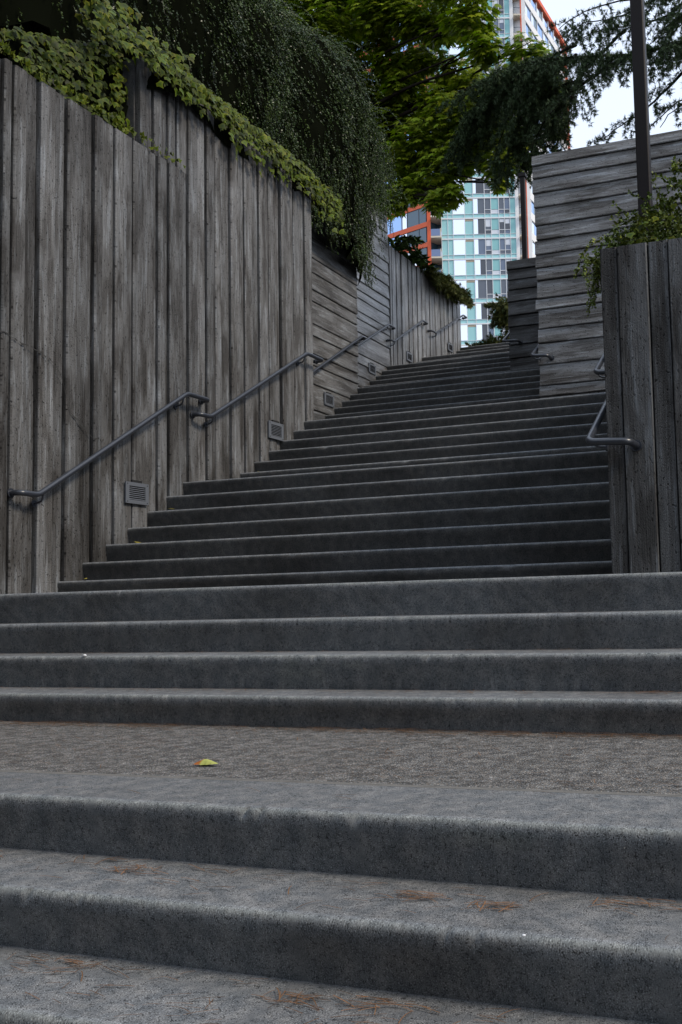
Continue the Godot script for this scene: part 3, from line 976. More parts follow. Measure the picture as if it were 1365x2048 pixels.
func build_cedar() -> void:
	var base := Vector3(-0.2, 5.8, -14.9)
	var t := thing("cedar_tree", "dark conifer with drooping needle sprays reaching in from the right, above the broad pale wall", "tree", base)
	var S := 1.62
	var eye := Vector3(0, EYE, 0)
	var br := [
		[[-0.76, 4.92, -8.0], [-1.01, 5.07, -8.3], [-1.57, 5.45, -9.0], [-2.28, 5.88, -9.6], [-2.97, 6.24, -10.2], [-3.66, 6.45, -10.8], [-4.12, 6.45, -11.1]],
		[[-0.77, 5.28, -8.2], [-1.03, 5.37, -8.5], [-1.42, 5.42, -8.9]],
		[[-1.39, 5.47, -9.0], [-1.6, 5.54, -9.2], [-1.98, 5.66, -9.6], [-2.44, 5.68, -10.0], [-2.82, 5.6, -10.4], [-3.0, 5.4, -10.6]],
		[[-0.83, 6.07, -9.0], [-1.42, 6.15, -9.3], [-1.86, 6.35, -9.6], [-2.18, 6.43, -9.8], [-2.48, 6.44, -10.0]],
		[[-0.82, 5.12, -8.6], [-1.08, 5.07, -8.8], [-1.47, 5.01, -9.2], [-1.72, 5.0, -9.4], [-1.98, 4.97, -9.6]],
		[[-1.75, 6.15, -9.8], [-2.21, 6.08, -10.2], [-2.42, 6.0, -10.4], [-2.71, 5.76, -10.6], [-2.85, 5.45, -10.7]],
		[[-2.32, 5.95, -9.8], [-2.92, 6.16, -10.4], [-3.46, 6.29, -10.8], [-3.9, 6.05, -11.0], [-4.1, 5.75, -11.1]],
		[[-0.82, 5.81, -8.8], [-1.15, 5.77, -9.0], [-1.46, 5.83, -9.2], [-1.96, 6.09, -9.6], [-2.34, 6.17, -9.9]],
		[[-0.92, 5.12, -9.4], [-1.2, 5.22, -9.6], [-1.44, 5.18, -9.8], [-1.61, 5.12, -9.9]],
		[[-2.58, 6.1, -10.0], [-3.07, 6.07, -10.5], [-3.34, 5.91, -10.8], [-3.57, 5.55, -11.0]],
		[[-2.3, 5.9, -10.1], [-2.75, 6.0, -10.5], [-3.05, 5.85, -10.9], [-3.2, 5.5, -11.1]],
		[[-2.7, 6.2, -10.3], [-3.3, 6.3, -10.9], [-3.65, 6.15, -11.2], [-3.8, 5.85, -11.3]],
		[[-2.4, 5.95, -10.2], [-2.7, 5.8, -10.6], [-2.9, 5.6, -10.9], [-3.0, 5.3, -11.0]],
		[[-0.8, 5.5, -8.3], [-1.2, 5.75, -8.7], [-1.7, 5.95, -9.2], [-2.1, 6.2, -9.6], [-2.4, 6.3, -9.9]],
		[[-0.6, 4.75, -8.8], [-0.95, 4.95, -9.0], [-1.25, 4.98, -9.3], [-1.4, 4.95, -9.5]],
		[[-0.6, 5.6, -8.6], [-0.9, 5.62, -8.8], [-1.15, 5.58, -9.0], [-1.3, 5.5, -9.2]]]
	for k in [6, 9, 10, 11, 12, 6, 11, 9]:
		var o := rnd_dir() * 0.22
		var copy := []
		for q in br[k]:
			copy.append([q[0] + o.x, q[1] + o.y * 0.8, q[2] + o.z])
		br.append(copy)
	var st := surf()
	add_tube(st, [Vector3(0, -0.3, 0), Vector3(0.05, 3, 0), Vector3(0, 8, 0), Vector3(0.05, 13, 0)], [0.34, 0.28, 0.18, 0.05], 12)
	put("trunk", done(st), M.bark, t)
	var xf := []
	var cols := []
	for bi in br.size():
		var pts := []
		for q in br[bi]:
			pts.append(eye + (Vector3(q[0], q[1], q[2]) - eye) * S - base)
		# run back to the trunk, unless it forks off another branch
		if br[bi][0][0] > -1.0:
			var first: Vector3 = pts[0]
			pts.push_front(Vector3(0, first.y + 0.25, 0))
		var cv := Curve3D.new()
		for i in pts.size():
			var tan: Vector3 = (pts[mini(i + 1, pts.size() - 1)] - pts[maxi(i - 1, 0)]) * 0.17
			cv.add_point(pts[i], -tan, tan)
		var L := cv.get_baked_length()
		var line := []
		var rad := []
		var n := int(L / 0.16) + 2
		for i in n:
			var p := cv.sample_baked(L * i / (n - 1.0))
			line.append(p + rnd_dir() * 0.012)
			rad.append(lerpf(0.05 if bi in [0, 2, 4] else 0.032, 0.006, pow(i / (n - 1.0), 0.7)))
		var b := surf()
		add_tube(b, line, rad, 6)
		var dense := 1.0 if (bi in [0, 6, 9, 10, 11, 12] or bi > 15) else 0.62
		var steps := int(L / (0.036 if (bi in [0, 6, 9, 10, 11, 12] or bi > 15) else 0.055))
		for i in steps:
			var u := (i + rng.randf()) / steps
			if u < 0.10:
				continue
			if rng.randf() > dense * 0.68:
				continue
			var p := cv.sample_baked(L * u)
			var along := (cv.sample_baked(minf(L * u + 0.1, L)) - cv.sample_baked(maxf(L * u - 0.1, 0))).normalized()
			var sd := along.cross(Vector3.UP).normalized() * (1.0 if rng.randf() < 0.5 else -1.0)
			var len := rng.randf_range(0.22, 0.62) * (1.15 - u * 0.5)
			var dir := (along * rng.randf_range(0.3, 0.9) + sd * rng.randf_range(0.1, 0.8) + Vector3(0, rng.randf_range(-0.15, 0.28), 0)).normalized()
			var tw := [p]
			var cur := p
			var segs := int(len / 0.075) + 1
			for k in segs:
				dir = (dir + Vector3(0, -0.17 - 0.1 * rng.randf(), 0) + rnd_dir() * 0.12).normalized()
				cur += dir * 0.075
				tw.append(cur)
				for m in 3:
					var td := (dir * 0.5 + rnd_dir() * 0.8).normalized()
					xf.append(Transform3D(facing(td, Vector3.UP + rnd_dir() * 0.3).scaled(Vector3.ONE * rng.randf_range(0.75, 1.25)), cur + base + rnd_dir() * 0.022))
					cols.append(tint(0.55, 1.15, 0.1))
			if tw.size() > 1:
				add_tube(b, tw, many(0.0035, tw.size()), 3, false)
		put("branch", done(b), M.twig, t)
	var lx := []
	for q in xf:
		lx.append(Transform3D(q.basis, q.origin - base))
	scatter("needles", tuft_mesh(15, 0.062, 0.0055, 1.0, 5), M.conifer, lx, cols, t)

func sprig_mesh(n: int, l: float, leaf: float, s: int) -> ArrayMesh:
	# a short stem along +z with small paired leaves
	var r := RandomNumberGenerator.new()
	r.seed = s
	var st := surf()
	st.set_smooth_group(-1)
	for i in n:
		var z := l * i / n
		var a := r.randf() * TAU
		var d := Vector3(cos(a), sin(a), 0.8).normalized() * leaf
		var sd := d.cross(rnd_dir()).normalized() * leaf * 0.36
		var o := Vector3(0, 0, z)
		var c := 0.75 + 0.5 * r.randf()
		st.set_color(Color(c, c, c))
		quad(st, o, o + d * 0.5 - sd, o + d, o + d * 0.5 + sd)
	var k := Vector3(0.0012, 0, 0)
	st.set_color(Color(0.5, 0.35, 0.3))
	quad(st, -k, Vector3(0, 0, l) - k, Vector3(0, 0, l) + k, k)
	st.generate_normals()
	return st.commit()

func mound(called: String, prof: Callable, z0: float, z1: float, n: int, m: int, mat: Material, parent: Node3D) -> void:
	# a lumpy skin: prof(u, z) gives the point at u = 0..1 across for z along
	var st := surf()
	st.set_smooth_group(0)
	for i in n + 1:
		var z := lerpf(z0, z1, float(i) / n)
		for k in m + 1:
			var p: Vector3 = prof.call(float(k) / m, z)
			p += Vector3(1, 1, 1) * wob.get_noise_3d(p.x * 30.0, p.y * 30.0, p.z * 30.0) * 0.10
			st.add_vertex(p - parent.position)
	for i in n:
		for k in m:
			var a := i * (m + 1) + k
			for v in [a, a + 1, a + m + 2, a, a + m + 2, a + m + 1]:
				st.add_index(v)
	st.generate_normals()
	put(called, st.commit(), mat, parent)

func build_curtain() -> void:
	var base := Vector3(-6.9, 7.4, -10.5)
	var t := thing("hanging_shrub", "dense dark curtain of small-leaved trailing shrub cascading over the upper left wall", "shrub", base)
	# outline across: from behind the wall top, over the crest, down in front of the wall
	var prof := func(u: float, z: float) -> Vector3:
		var k := -z
		var fade := clampf((14.35 - k) / 1.5, 0.0, 1.0) * clampf((k - 5.0) / 2.0, 0.25, 1.0)
		fade = sqrt(fade)
		var low := 5.95 - 0.35 * clampf((k - 11.5) / 2.5, 0.0, 1.0)
		if k < 10.0:
			low = 5.5
		var pts := [Vector2(-8.0, 7.6), Vector2(-7.5, 7.8 + 0.85 * fade), Vector2(-7.0, 7.7 + 1.0 * fade), Vector2(-6.5, 7.6 + 0.62 * fade), Vector2(-6.3, 7.4 + 0.1 * fade), Vector2(-6.32, 6.6), Vector2(-6.5, low)]
		var f := u * 6.0
		var i := mini(int(f), 5)
		var q: Vector2 = pts[i].lerp(pts[i + 1], f - i)
		q.x = lerpf(-6.9, q.x, 0.25 + 0.75 * fade)
		var lump := wob.get_noise_2d(z * 17.0, u * 30.0) * 0.34 + wob.get_noise_2d(z * 55.0, u * 80.0) * 0.14
		return Vector3(q.x + lump * 0.8, q.y + lump * 0.7 * fade, z)
	mound("shade_skin", prof, -5.2, -14.25, 70, 20, M.under, t)  # dark skin stands in for the shade between the strands
	var xf := []
	var cols := []
	for s in 2500:
		var z := -rng.randf_range(5.2, 14.3)
		var u := rng.randf_range(0.1, 0.95)
		var p: Vector3 = prof.call(u, z)
		if wob.get_noise_3d(z * 26.0, u * 40.0, 3.0) < -0.02 and rng.randf() < 0.8:
			continue
		var n := rng.randi_range(7, 18)
		var drift := rng.randf_range(0.8, 1.5)
		var lum := rng.randf_range(0.35, 1.45)
		if z > -8.5 and rng.randf() < 0.55:
			continue
		for k in n:
			var jit := wob.get_noise_3d(p.x * 20, p.y * 20, p.z * 20)
			var d := Vector3(0.05 + 0.12 * jit, -0.75, -drift).normalized()
			if p.y < 6.9:
				d = Vector3(0.02, -1.0, -drift * 0.4).normalized()
			xf.append(Transform3D(facing(d + rnd_dir() * 0.22, rnd_dir()).scaled(Vector3.ONE * rng.randf_range(0.8, 1.3)), p + Vector3(rng.randf_range(-0.02, 0.12), 0, 0) + rnd_dir() * 0.03 - base))
			cols.append(tint(0.6, 1.2, 0.25) * lum * (1.0 + 0.5 * jit))
			p += d * 0.085
			u = minf(u + 0.02, 1.0)
			var on: Vector3 = prof.call(clampf(u, 0, 1), clampf(p.z, -14.3, -5.2))
			p.x = lerpf(p.x, on.x, 0.35)
			if p.y < 5.70 - 0.14 * rng.randf():
				break
	# shoots that stand up from the crest and hang free in front
	for s in 420:
		var z := -rng.randf_range(8.0, 14.1)
		var p: Vector3 = prof.call(rng.randf_range(0.25, 0.6), z)
		var d := Vector3(rng.randf_range(0.2, 0.9), rng.randf_range(0.2, 1.0), rng.randf_range(-1.0, 0.0)).normalized()
		for k in rng.randi_range(3, 9):
			xf.append(Transform3D(facing(d + rnd_dir() * 0.2, rnd_dir()).scaled(Vector3.ONE * rng.randf_range(0.7, 1.1)), p - base))
			cols.append(tint(0.7, 1.5, 0.3))
			p += d * 0.075
			d = (d + Vector3(0.03, -0.32, -0.05)).normalized()
	# loose tips over the end of the wall
	for s in 150:
		var p := Vector3(rng.randf_range(-6.75, -6.3), rng.randf_range(6.7, 7.9), -rng.randf_range(13.6, 14.4))
		var n := rng.randi_range(3, 8)
		for k in n:
			var d := (Vector3(0.04, -1.0, -0.16) + rnd_dir() * 0.2).normalized()
			xf.append(Transform3D(facing(d, rnd_dir()).scaled(Vector3.ONE * rng.randf_range(0.7, 1.1)), p - base))
			cols.append(tint(0.6, 1.3, 0.2))
			p += d * 0.09
	scatter("foliage", sprig_mesh(9, 0.11, 0.021, 7), M.small, xf, cols, t)

func build_ivy() -> void:
	var base := Vector3(-5.75, 5.35, -8.6)
	var t := thing("ivy", "variegated yellow-green ivy spilling over the top edge of the tall left wall", "ivy", base)
	var prof := func(u: float, z: float) -> Vector3:
		var k := -z
		var th := 0.55 + 0.45 * (0.5 + 0.5 * sin(k * 2.3)) * 0.6
		if k < 7.1:
			var f := clampf((k - 5.9) / 1.2, 0.0, 1.0)
			var pts0 := [Vector2(-6.2, 5.0), Vector2(-5.95, 5.0 + 0.5 * f), Vector2(-5.74, 4.95 + 0.42 * f), Vector2(-5.68, 4.75 + 0.3 * f), Vector2(-5.68, 4.55)]
			var g := u * 4.0
			var j := mini(int(g), 3)
			var q0: Vector2 = pts0[j].lerp(pts0[j + 1], g - j)
			return Vector3(q0.x, q0.y, z)
		var e := clampf((10.75 - k) / 0.7, 0.2, 1.0)
		var pts := [Vector2(-6.1, 5.35), Vector2(-5.85, 5.56 + 0.1 * th), Vector2(-5.60, 5.52 + 0.06 * th), Vector2(-5.43, 5.38), Vector2(-5.42, 5.34 - 0.22 * th * e)]
		var f2 := u * 4.0
		var i := mini(int(f2), 3)
		var q: Vector2 = pts[i].lerp(pts[i + 1], f2 - i)
		return Vector3(q.x, q.y, z)
	mound("shade_skin", func(u, z): return prof.call(u, z) - Vector3(0.10, 0.09, 0), -5.9, -10.5, 36, 8, M.under, t)  # dark skin stands in for the shade between the ivy leaves
	var xf := []
	var cols := []
	for s in 2600:
		var z := -rng.randf_range(5.9, 10.75)
		var u := pow(rng.randf(), 0.6)
		var p: Vector3 = prof.call(u, z)
		var out := Vector3(0.9, 0.35 if u < 0.6 else -0.1, 0.25) + rnd_dir() * 0.5
		p += out.normalized() * rng.randf_range(0.0, 0.05)
		if u > 0.97 and z < -7.2:
			p.y -= rng.randf() * 0.10
		if z < -10.2:
			p.y -= rng.randf() * 0.3
		var tip := Vector3(0.35, -1.0, 0) + rnd_dir() * 0.5
		xf.append(Transform3D(facing(tip, out).scaled(Vector3.ONE * rng.randf_range(0.045, 0.085)), p))
		var v := rng.randf()
		var y := 0.5 if (v < 0.3 and u < 0.85) else 0.12
		cols.append(tint(0.2, 1.3, y) * (0.6 if z > -6.9 else 1.0))
	for s in 420:
		var p := Vector3(-5.75 + rng.randf() * 0.30, 5.28 + rng.randf() * 0.42, -7.1 - rng.randf_range(-0.55, 0.75))
		if p.z < -7.13 and p.y < 5.36 - 0.1 * rng.randf():
			p.y += 0.22
		xf.append(Transform3D(facing(Vector3(0.35, -1.0, 0) + rnd_dir() * 0.5, Vector3(0.9, 0.5, 0.3) + rnd_dir() * 0.4).scaled(Vector3.ONE * rng.randf_range(0.05, 0.085)), p))
		cols.append(tint(0.4, 1.15, 0.5 if rng.randf() < 0.5 else 0.1))
	# a thin runner along the lower edge and a few loose trails
	for s in 260:
		var z := -rng.randf_range(5.3, 7.75)
		var d := rng.randf()
		if z < -7.2 and rng.randf() < 0.6:
			continue
		xf.append(Transform3D(facing(Vector3(0.3, 0.4, rng.randf_range(-1, 1)), Vector3(1, 0.6, 0) + rnd_dir() * 0.6).scaled(Vector3.ONE * rng.randf_range(0.02, 0.055)), Vector3(-5.53 + 0.04 * d, 4.54 + 0.07 * rng.randf(), z)))
		cols.append(tint(0.5, 1.2, 0.3))
	for s in 9:
		var p := Vector3(-5.43, 5.2, -rng.randf_range(8.2, 10.2))
		for k in rng.randi_range(3, 8):
			p += Vector3(0.0, -0.035, rng.randf_range(-0.02, 0.02))
			xf.append(Transform3D(facing(Vector3(0.2, -1, rng.randf_range(-0.6, 0.6)), Vector3(1, 0.1, 0)).scaled(Vector3.ONE * rng.randf_range(0.03, 0.055)), p))
			cols.append(tint(0.5, 1.1, 0.3))
	leaves_of(t, ivy_leaf(), M.ivy, xf, cols, 260)
	# bare hanging stems
	var st := surf()
	for s in 7:
		var z := -9.2 - s * 0.14
		add_tube(st, [Vector3(-5.44, 5.25, z) - base, Vector3(-5.42, 5.12, z - 0.1) - base, Vector3(-5.42, 5.08, z - 0.28) - base, Vector3(-5.44, 5.14, z - 0.42) - base], [0.003, 0.003, 0.003, 0.002], 4)
	put("stem", done(st), M.twig, t)

func build_planter_plants() -> void:
	var base := Vector3(-0.9, 2.5, -6.3)
	var t := thing("planter_shrub", "trailing shrub over the near right planter at the foot of the square post", "shrub", base)
	var xf := []
	var cols := []
	for s in 5200:
		var x := rng.randf_range(-1.30, 1.4)
		var z := -rng.randf_range(5.95, 7.6)
		var top := 2.64 + 0.34 * clampf((x + 1.30) / 0.2, 0, 1) + 0.22 * clampf((x + 1.0) / 0.5, 0, 1) + 0.14 * sin(x * 7.0) * sin(z * 4.0 + 1.0)
		var y := lerpf(2.5, top - 0.06, pow(rng.randf(), 0.6))
		var d := Vector3(-0.4, 0.35, 0.3) + rnd_dir() * 0.9
		xf.append(Transform3D(facing(d, Vector3.UP + rnd_dir() * 0.4).scaled(Vector3.ONE * rng.randf_range(0.7, 1.2)), Vector3(x, y, z) - base))
		cols.append(tint(0.5, 1.35, 0.4))
	# sprays that arch out to the left and hang down the corner
	for s in 20:
		var p := Vector3(rng.randf_range(-1.28, -0.9), rng.randf_range(2.6, 2.8), -rng.randf_range(5.95, 6.7))
		var d := Vector3(-1.0, rng.randf_range(0.0, 0.5), rng.randf_range(-0.2, 0.5)).normalized()
		for k in rng.randi_range(3, 7):
			xf.append(Transform3D(facing(d, Vector3.UP + rnd_dir() * 0.5).scaled(Vector3.ONE * rng.randf_range(0.6, 1.0)), p - base))
			cols.append(tint(0.7, 1.6, 0.5))
			p += d * 0.055
			d = (d + Vector3(0.05, -0.34, 0) + rnd_dir() * 0.1).normalized()
	for s in 18:
		var p := Vector3(rng.randf_range(-1.34, -1.26), rng.randf_range(2.45, 2.65), -rng.randf_range(5.84, 6.1))
		for k in rng.randi_range(2, 5):
			var d := (Vector3(-0.08, -1, 0.05) + rnd_dir() * 0.25).normalized()
			xf.append(Transform3D(facing(d, rnd_dir()).scaled(Vector3.ONE * rng.randf_range(0.5, 0.8)), p - base))
			cols.append(tint(0.6, 1.3, 0.3))
			p += d * 0.06
	# upright arching stems on the right
	for s in 40:
		var p := Vector3(rng.randf_range(-0.95, 0.8), 2.75, -rng.randf_range(6.0, 6.7))
		var d := Vector3(rng.randf_range(-0.5, 0.5), 1.0, rng.randf_range(-0.2, 0.3)).normalized()
		for k in rng.randi_range(4, 8):
			xf.append(Transform3D(facing(d, rnd_dir()).scaled(Vector3.ONE * rng.randf_range(0.6, 0.95)), p - base))
			cols.append(tint(0.6, 1.4, 0.4))
			p += d * 0.06
			d = (d + Vector3(-0.06, -0.14, 0.03)).normalized()
	scatter("foliage", sprig_mesh(11, 0.085, 0.025, 9), M.mound, xf, cols, t)
	var ix := []
	var ic := []
	for s in 240:
		var x := rng.randf_range(-1.2, 0.8)
		var z := -rng.randf_range(5.86, 6.3)
		var y := 2.57 + rng.randf() * 0.24 * clampf((x + 1.5) / 0.5, 0, 1)
		ix.append(Transform3D(facing(Vector3(0, -0.7, 0.6) + rnd_dir() * 0.6, Vector3(0, 0.6, 1) + rnd_dir() * 0.4).scaled(Vector3.ONE * rng.randf_range(0.03, 0.06)), Vector3(x, y, z)))
		ic.append(tint(0.4, 1.2, 0.4))
	leaves_of(t, ivy_leaf(), M.ivy, ix, ic, 60, "ivy_leaf")

func build_upper_plants() -> void:
	var base := Vector3(-8.2, 7.3, -18.6)
	var t := thing("broadleaf_shrub", "glossy broadleaf shrub leaning over the top of the last left wall", "shrub", base)
	var xf := []
	var cols := []
	var st := surf()
	for s in 17:
		var z := -rng.randf_range(17.75, 19.5)
		var p := Vector3(-8.15 + rng.randf() * 0.2, 7.35, z)
		var lim := lerpf(0.58, 0.22, clampf((-z - 18.2) / 1.6, 0, 1))
		var d := Vector3(rng.randf_range(0.1, 0.9), 1.0, rng.randf_range(-0.9, 0.3)).normalized()
		var line := [p - base]
		for k in 7:
			p += d * lim * 0.16
			d = (d + Vector3(0.1, -0.14, -0.1) + rnd_dir() * 0.15).normalized()
			line.append(p - base)
			for m in 6:
				var a := rnd_dir()
				a.y = a.y * 0.5 - 0.1
				xf.append(Transform3D(facing(a + d * 0.6, Vector3.UP + rnd_dir() * 0.4).scaled(Vector3.ONE * rng.randf_range(0.10, 0.2)), p))
				cols.append(tint(0.4, 1.1, 0.15))
		add_tube(st, line, many(0.008, line.size()), 5)
	put("stem", done(st), M.twig, t)
	leaves_of(t, oval_leaf(), M.shrub, xf, cols, 200)
	juniper("juniper hanging over the far top edge of the last left wall", Vector3(-7.95, 7.35, -20.6), 320, func():
		return [Vector3(-8.05 + rng.randf() * 0.25, 7.38, -rng.randf_range(19.4, 21.4)), Vector3(0.8, rng.randf_range(0.0, 0.9), rng.randf_range(-0.8, 0.2)), 0.30])
	juniper("low rounded juniper mound at the very top of the stair", Vector3(-7.3, 6.2, -22.6), 500, func():
		return [Vector3(-7.25 + rng.randf_range(-0.42, 0.5), 6.24, -22.6 + rng.randf_range(-0.5, 0.5)), Vector3(rng.randf_range(-0.9, 0.9), rng.randf_range(0.3, 1.0), rng.randf_range(-0.2, 0.9)), 0.12])
	juniper("juniper bush hanging beside the small dark right wall, one long branch reaching left", Vector3(-6.9, 7.2, -22.2), 260, func():
		if rng.randf() < 0.12:
			return [Vector3(-7.0, 7.30, -22.2), Vector3(-1.0, 0.12 + rng.randf() * 0.1, 0.2), 0.03]
		return [Vector3(-6.95 + rng.randf_range(-0.12, 0.35), rng.randf_range(6.95, 7.3), -22.2 + rng.randf_range(-0.2, 0.2)), Vector3(rng.randf_range(-0.9, 0.4), rng.randf_range(-0.2, 0.6), rng.randf_range(-0.3, 0.8)), 0.38])

func juniper(label: String, base: Vector3, n: int, start: Callable) -> void:
	var t := thing("juniper", label, "juniper", base)
	var xf := []
	var cols := []
	var st := surf()
	for s in n:
		var q: Array = start.call()
		var p: Vector3 = q[0]
		var d: Vector3 = q[1].normalized()
		var droop: float = q[2]
		var line := [p - base]
		for k in rng.randi_range(4, 8):
			for m in 2:
				xf.append(Transform3D(facing(d + rnd_dir() * 0.5, rnd_dir()).scaled(Vector3.ONE * rng.randf_range(0.8, 1.3)), p - base + rnd_dir() * 0.02))
				cols.append(tint(0.4, 1.25, 0.35))
			p += d * 0.06
			d = (d + Vector3(0.0, -droop, 0) + rnd_dir() * 0.1).normalized()
			line.append(p - base)
		if s % 4 == 0:
			add_tube(st, line, many(0.004, line.size()), 3, false)
	if label.contains("beside"):
		add_tube(st, [Vector3(0.3, -1.0, -0.1), Vector3(0.2, -0.5, -0.1), Vector3(0.0, 0.05, 0.0)], [0.07, 0.055, 0.03], 7)
	put("stem", done(st), M.twig, t)
	scatter("foliage", tuft_mesh(14, 0.075, 0.007, 0.7, 8), M.juniper, xf, cols, t)

# ---------------------------------------------------------------- litter on the steps
func needle_mesh() -> ArrayMesh:
	var st := surf()
	st.set_smooth_group(-1)
	var a := [Vector3(-0.5, 0.0, 0), Vector3(-0.15, 0.035, 0.02), Vector3(0.2, 0.03, 0.0), Vector3(0.5, 0.0, -0.05)]
	for i in 3:
		var w := Vector3(0, 0, 0.018)
		quad(st, a[i] - w, a[i + 1] - w, a[i + 1] + w, a[i] + w)
	st.generate_normals()
	return st.commit()

func needle_at(p: Vector3, l: float) -> Transform3D:
	var b := Basis(Vector3.UP, rng.randf_range(-0.5, 0.5) if rng.randf() < 0.6 else rng.randf() * TAU).rotated(Vector3.FORWARD, rng.randf_range(-0.08, 0.08))
	return Transform3D(b.scaled(Vector3.ONE * l), p)

func build_litter() -> void:
	var nm := needle_mesh()
	var xf := []
	var cols := []
	# loose needles, thickest at the backs of the treads
	var bands := [[-0.295, 1.70, 1.94, 260], [-0.15, 1.99, 2.22, 300], [0.0, 2.27, 2.6, 26], [0.004, 2.64, 3.64, 1100], [0.004, 3.56, 3.69, 1500], [0.1306, 3.80, 3.955, 420], [0.2806, 4.13, 4.25, 260], [0.4346, 4.42, 4.54, 160]]
	for b in bands:
		for i in int(b[3]):
			var x := rng.randf_range(-4.2, 0.3)
			if wob.get_noise_2d(x * 30.0, b[1] * 50.0) < -0.15 and rng.randf() < 0.7:
				continue
			xf.append(needle_at(Vector3(x, b[0] + 0.003 + rng.randf() * 0.004, -rng.randf_range(b[1], b[2])), rng.randf_range(0.03, 0.075)))
			cols.append(tint(0.5, 1.2, 0.15))
	var loose := scatter("fallen_needles", nm, M.needle, xf, cols)
	loose.set_meta("label", "brown conifer needles lying loose on the front steps and landing")
	loose.set_meta("category", "needles")
	# heaps
	var heaps := [
		[-1.682, -0.15, -2.149, 0.05, "needle heap at the left end of the second step from the bottom"],
		[-1.70, -0.295, -1.905, 0.06, "needle heap on the bottom step, at its left"],
		[-0.918, -0.15, -2.127, 0.05, "needle heap below the middle of the landing, on the second step"],
		[-0.445, -0.15, -2.194, 0.065, "largest needle heap, at the right end of the second step"],
		[-0.73, -0.15, -2.104, 0.035, "thin needle heap right of the middle of the second step"],
		[-0.903, -0.295, -1.884, 0.06, "needle heap at the bottom edge of the picture, right of the middle"],
		[-1.072, -0.295, -1.868, 0.045, "small needle heap at the bottom edge, left of the larger one"],
		[-0.68, 0.1306, -3.93, 0.05, "needle heap on the lowest of the four wide steps, right side"]]
	for h in heaps:
		var t := thing("needle_heap", h[4], "needles", Vector3(h[0], h[1], h[2]), "small heaps of brown needles on the front steps")
		var hx := []
		var hc := []
		for i in 26:
			var r := pow(rng.randf(), 0.7)
			var a := rng.randf() * TAU
			hx.append(needle_at(Vector3(cos(a) * r * h[3] * 1.6 * rng.randf_range(0.6, 1.5), 0.003 + (1.0 - r) * 0.010 * rng.randf(), sin(a) * r * h[3] * 0.7), rng.randf_range(0.035, 0.07)))
			hc.append(tint(0.45, 1.7, 0.3))
		scatter("needles", nm, M.needle, hx, hc, t)
	# the fallen leaf
	var leaf := thing("fallen_leaf", "curled yellow-green leaf with a brown end lying on the pebbled landing", "leaf", Vector3(-1.89, 0.006, -2.765))
	var st := surf()
	st.set_smooth_group(0)
	var n := 12
	for i in n + 1:
		var u := float(i) / n
		for k in 5:
			var v := k / 4.0
			var arch := sin(u * PI * 0.92 + 0.25) * 0.016 * (1.0 - u * 0.6)
			var wd := 0.026 * (1.0 - u * 0.75) + 0.004 * sin(u * 25.0) * absf(v - 0.5) * 2.0
			var p := Vector3(-0.032 + u * 0.072, arch * (1.0 - 1.3 * pow(absf(v - 0.5) * 2.0, 2.0)) + 0.006, (v - 0.5) * wd * 2.0 - 0.006 * u)
			var c := Color(0.40, 0.42, 0.12)
			if u < 0.22:
				c = Color(0.36, 0.12, 0.035)
			elif u < 0.3:
				c = Color(0.45, 0.32, 0.08)
			st.set_color(c)
			st.add_vertex(p)
	for i in n:
		for k in 4:
			var a := i * 5 + k
			for q in [a, a + 5, a + 6, a, a + 6, a + 1]:
				st.add_index(q)
	st.generate_normals()
	var lm := leafy(1, 1, 1, 0.7, 0.0)
	var bl := put("blade", st.commit(), lm, leaf)
	bl.rotation.y = -0.2
	var ox := []
	for q in [[-5.40, 0.735, -6.33], [-5.38, 1.035, -6.86], [-5.42, 1.83, -8.84], [-5.36, 1.34, -7.38], [-6.74, 3.37, -13.4], [-1.36, 0.885, -6.60]]:
		ox.append([Vector3(q[0], q[1] + 0.012, q[2])])
	var names := ["lowest yellow leaf caught where the dark steps meet the left wall", "yellow leaf caught by the left wall below the first vent", "yellow leaf by the left wall next to the white pebble", "yellow leaf in the wall corner near the top of the first dark flight", "yellow leaf in the corner below the wall of dark horizontal boards", "small orange leaf in the corner by the near right planter wall"]
	for q in ox.size():
		var o := thing("fallen_leaf", names[q], "leaf", ox[q][0], "small leaves caught in the corners of the steps")
		var b := put("blade", oval_leaf(), leafy(0.30, 0.24, 0.04, 0.7, 0.0), o)
		b.basis = Basis(Vector3(0.2, 1, 0.1).normalized(), q * 1.7 + 0.4).scaled(Vector3.ONE * 0.06)
	# pale specks
	for q in [[Vector3(-5.40, 1.70, -8.62), 0.018, "white pebble on a dark step at the foot of the tall left wall"], [Vector3(-0.614, -0.152, -1.952), 0.0042, "white speck on the edge of a front step, low in the picture"], [Vector3(-3.40, 0.284, -3.975), 0.009, "pale chip on the left edge of the third wide step"]]:
		var ps := surf()
		ps.set_smooth_group(0)
		var rad: float = q[1]
		var sp := SphereMesh.new()
		sp.radius = rad
		sp.height = rad * 1.3
		sp.radial_segments = 9
		sp.rings = 5
		var o := thing("pebble", q[2], "pebble", q[0])
		put("stone", sp, flat(0.75, 0.75, 0.76, 0.7), o)

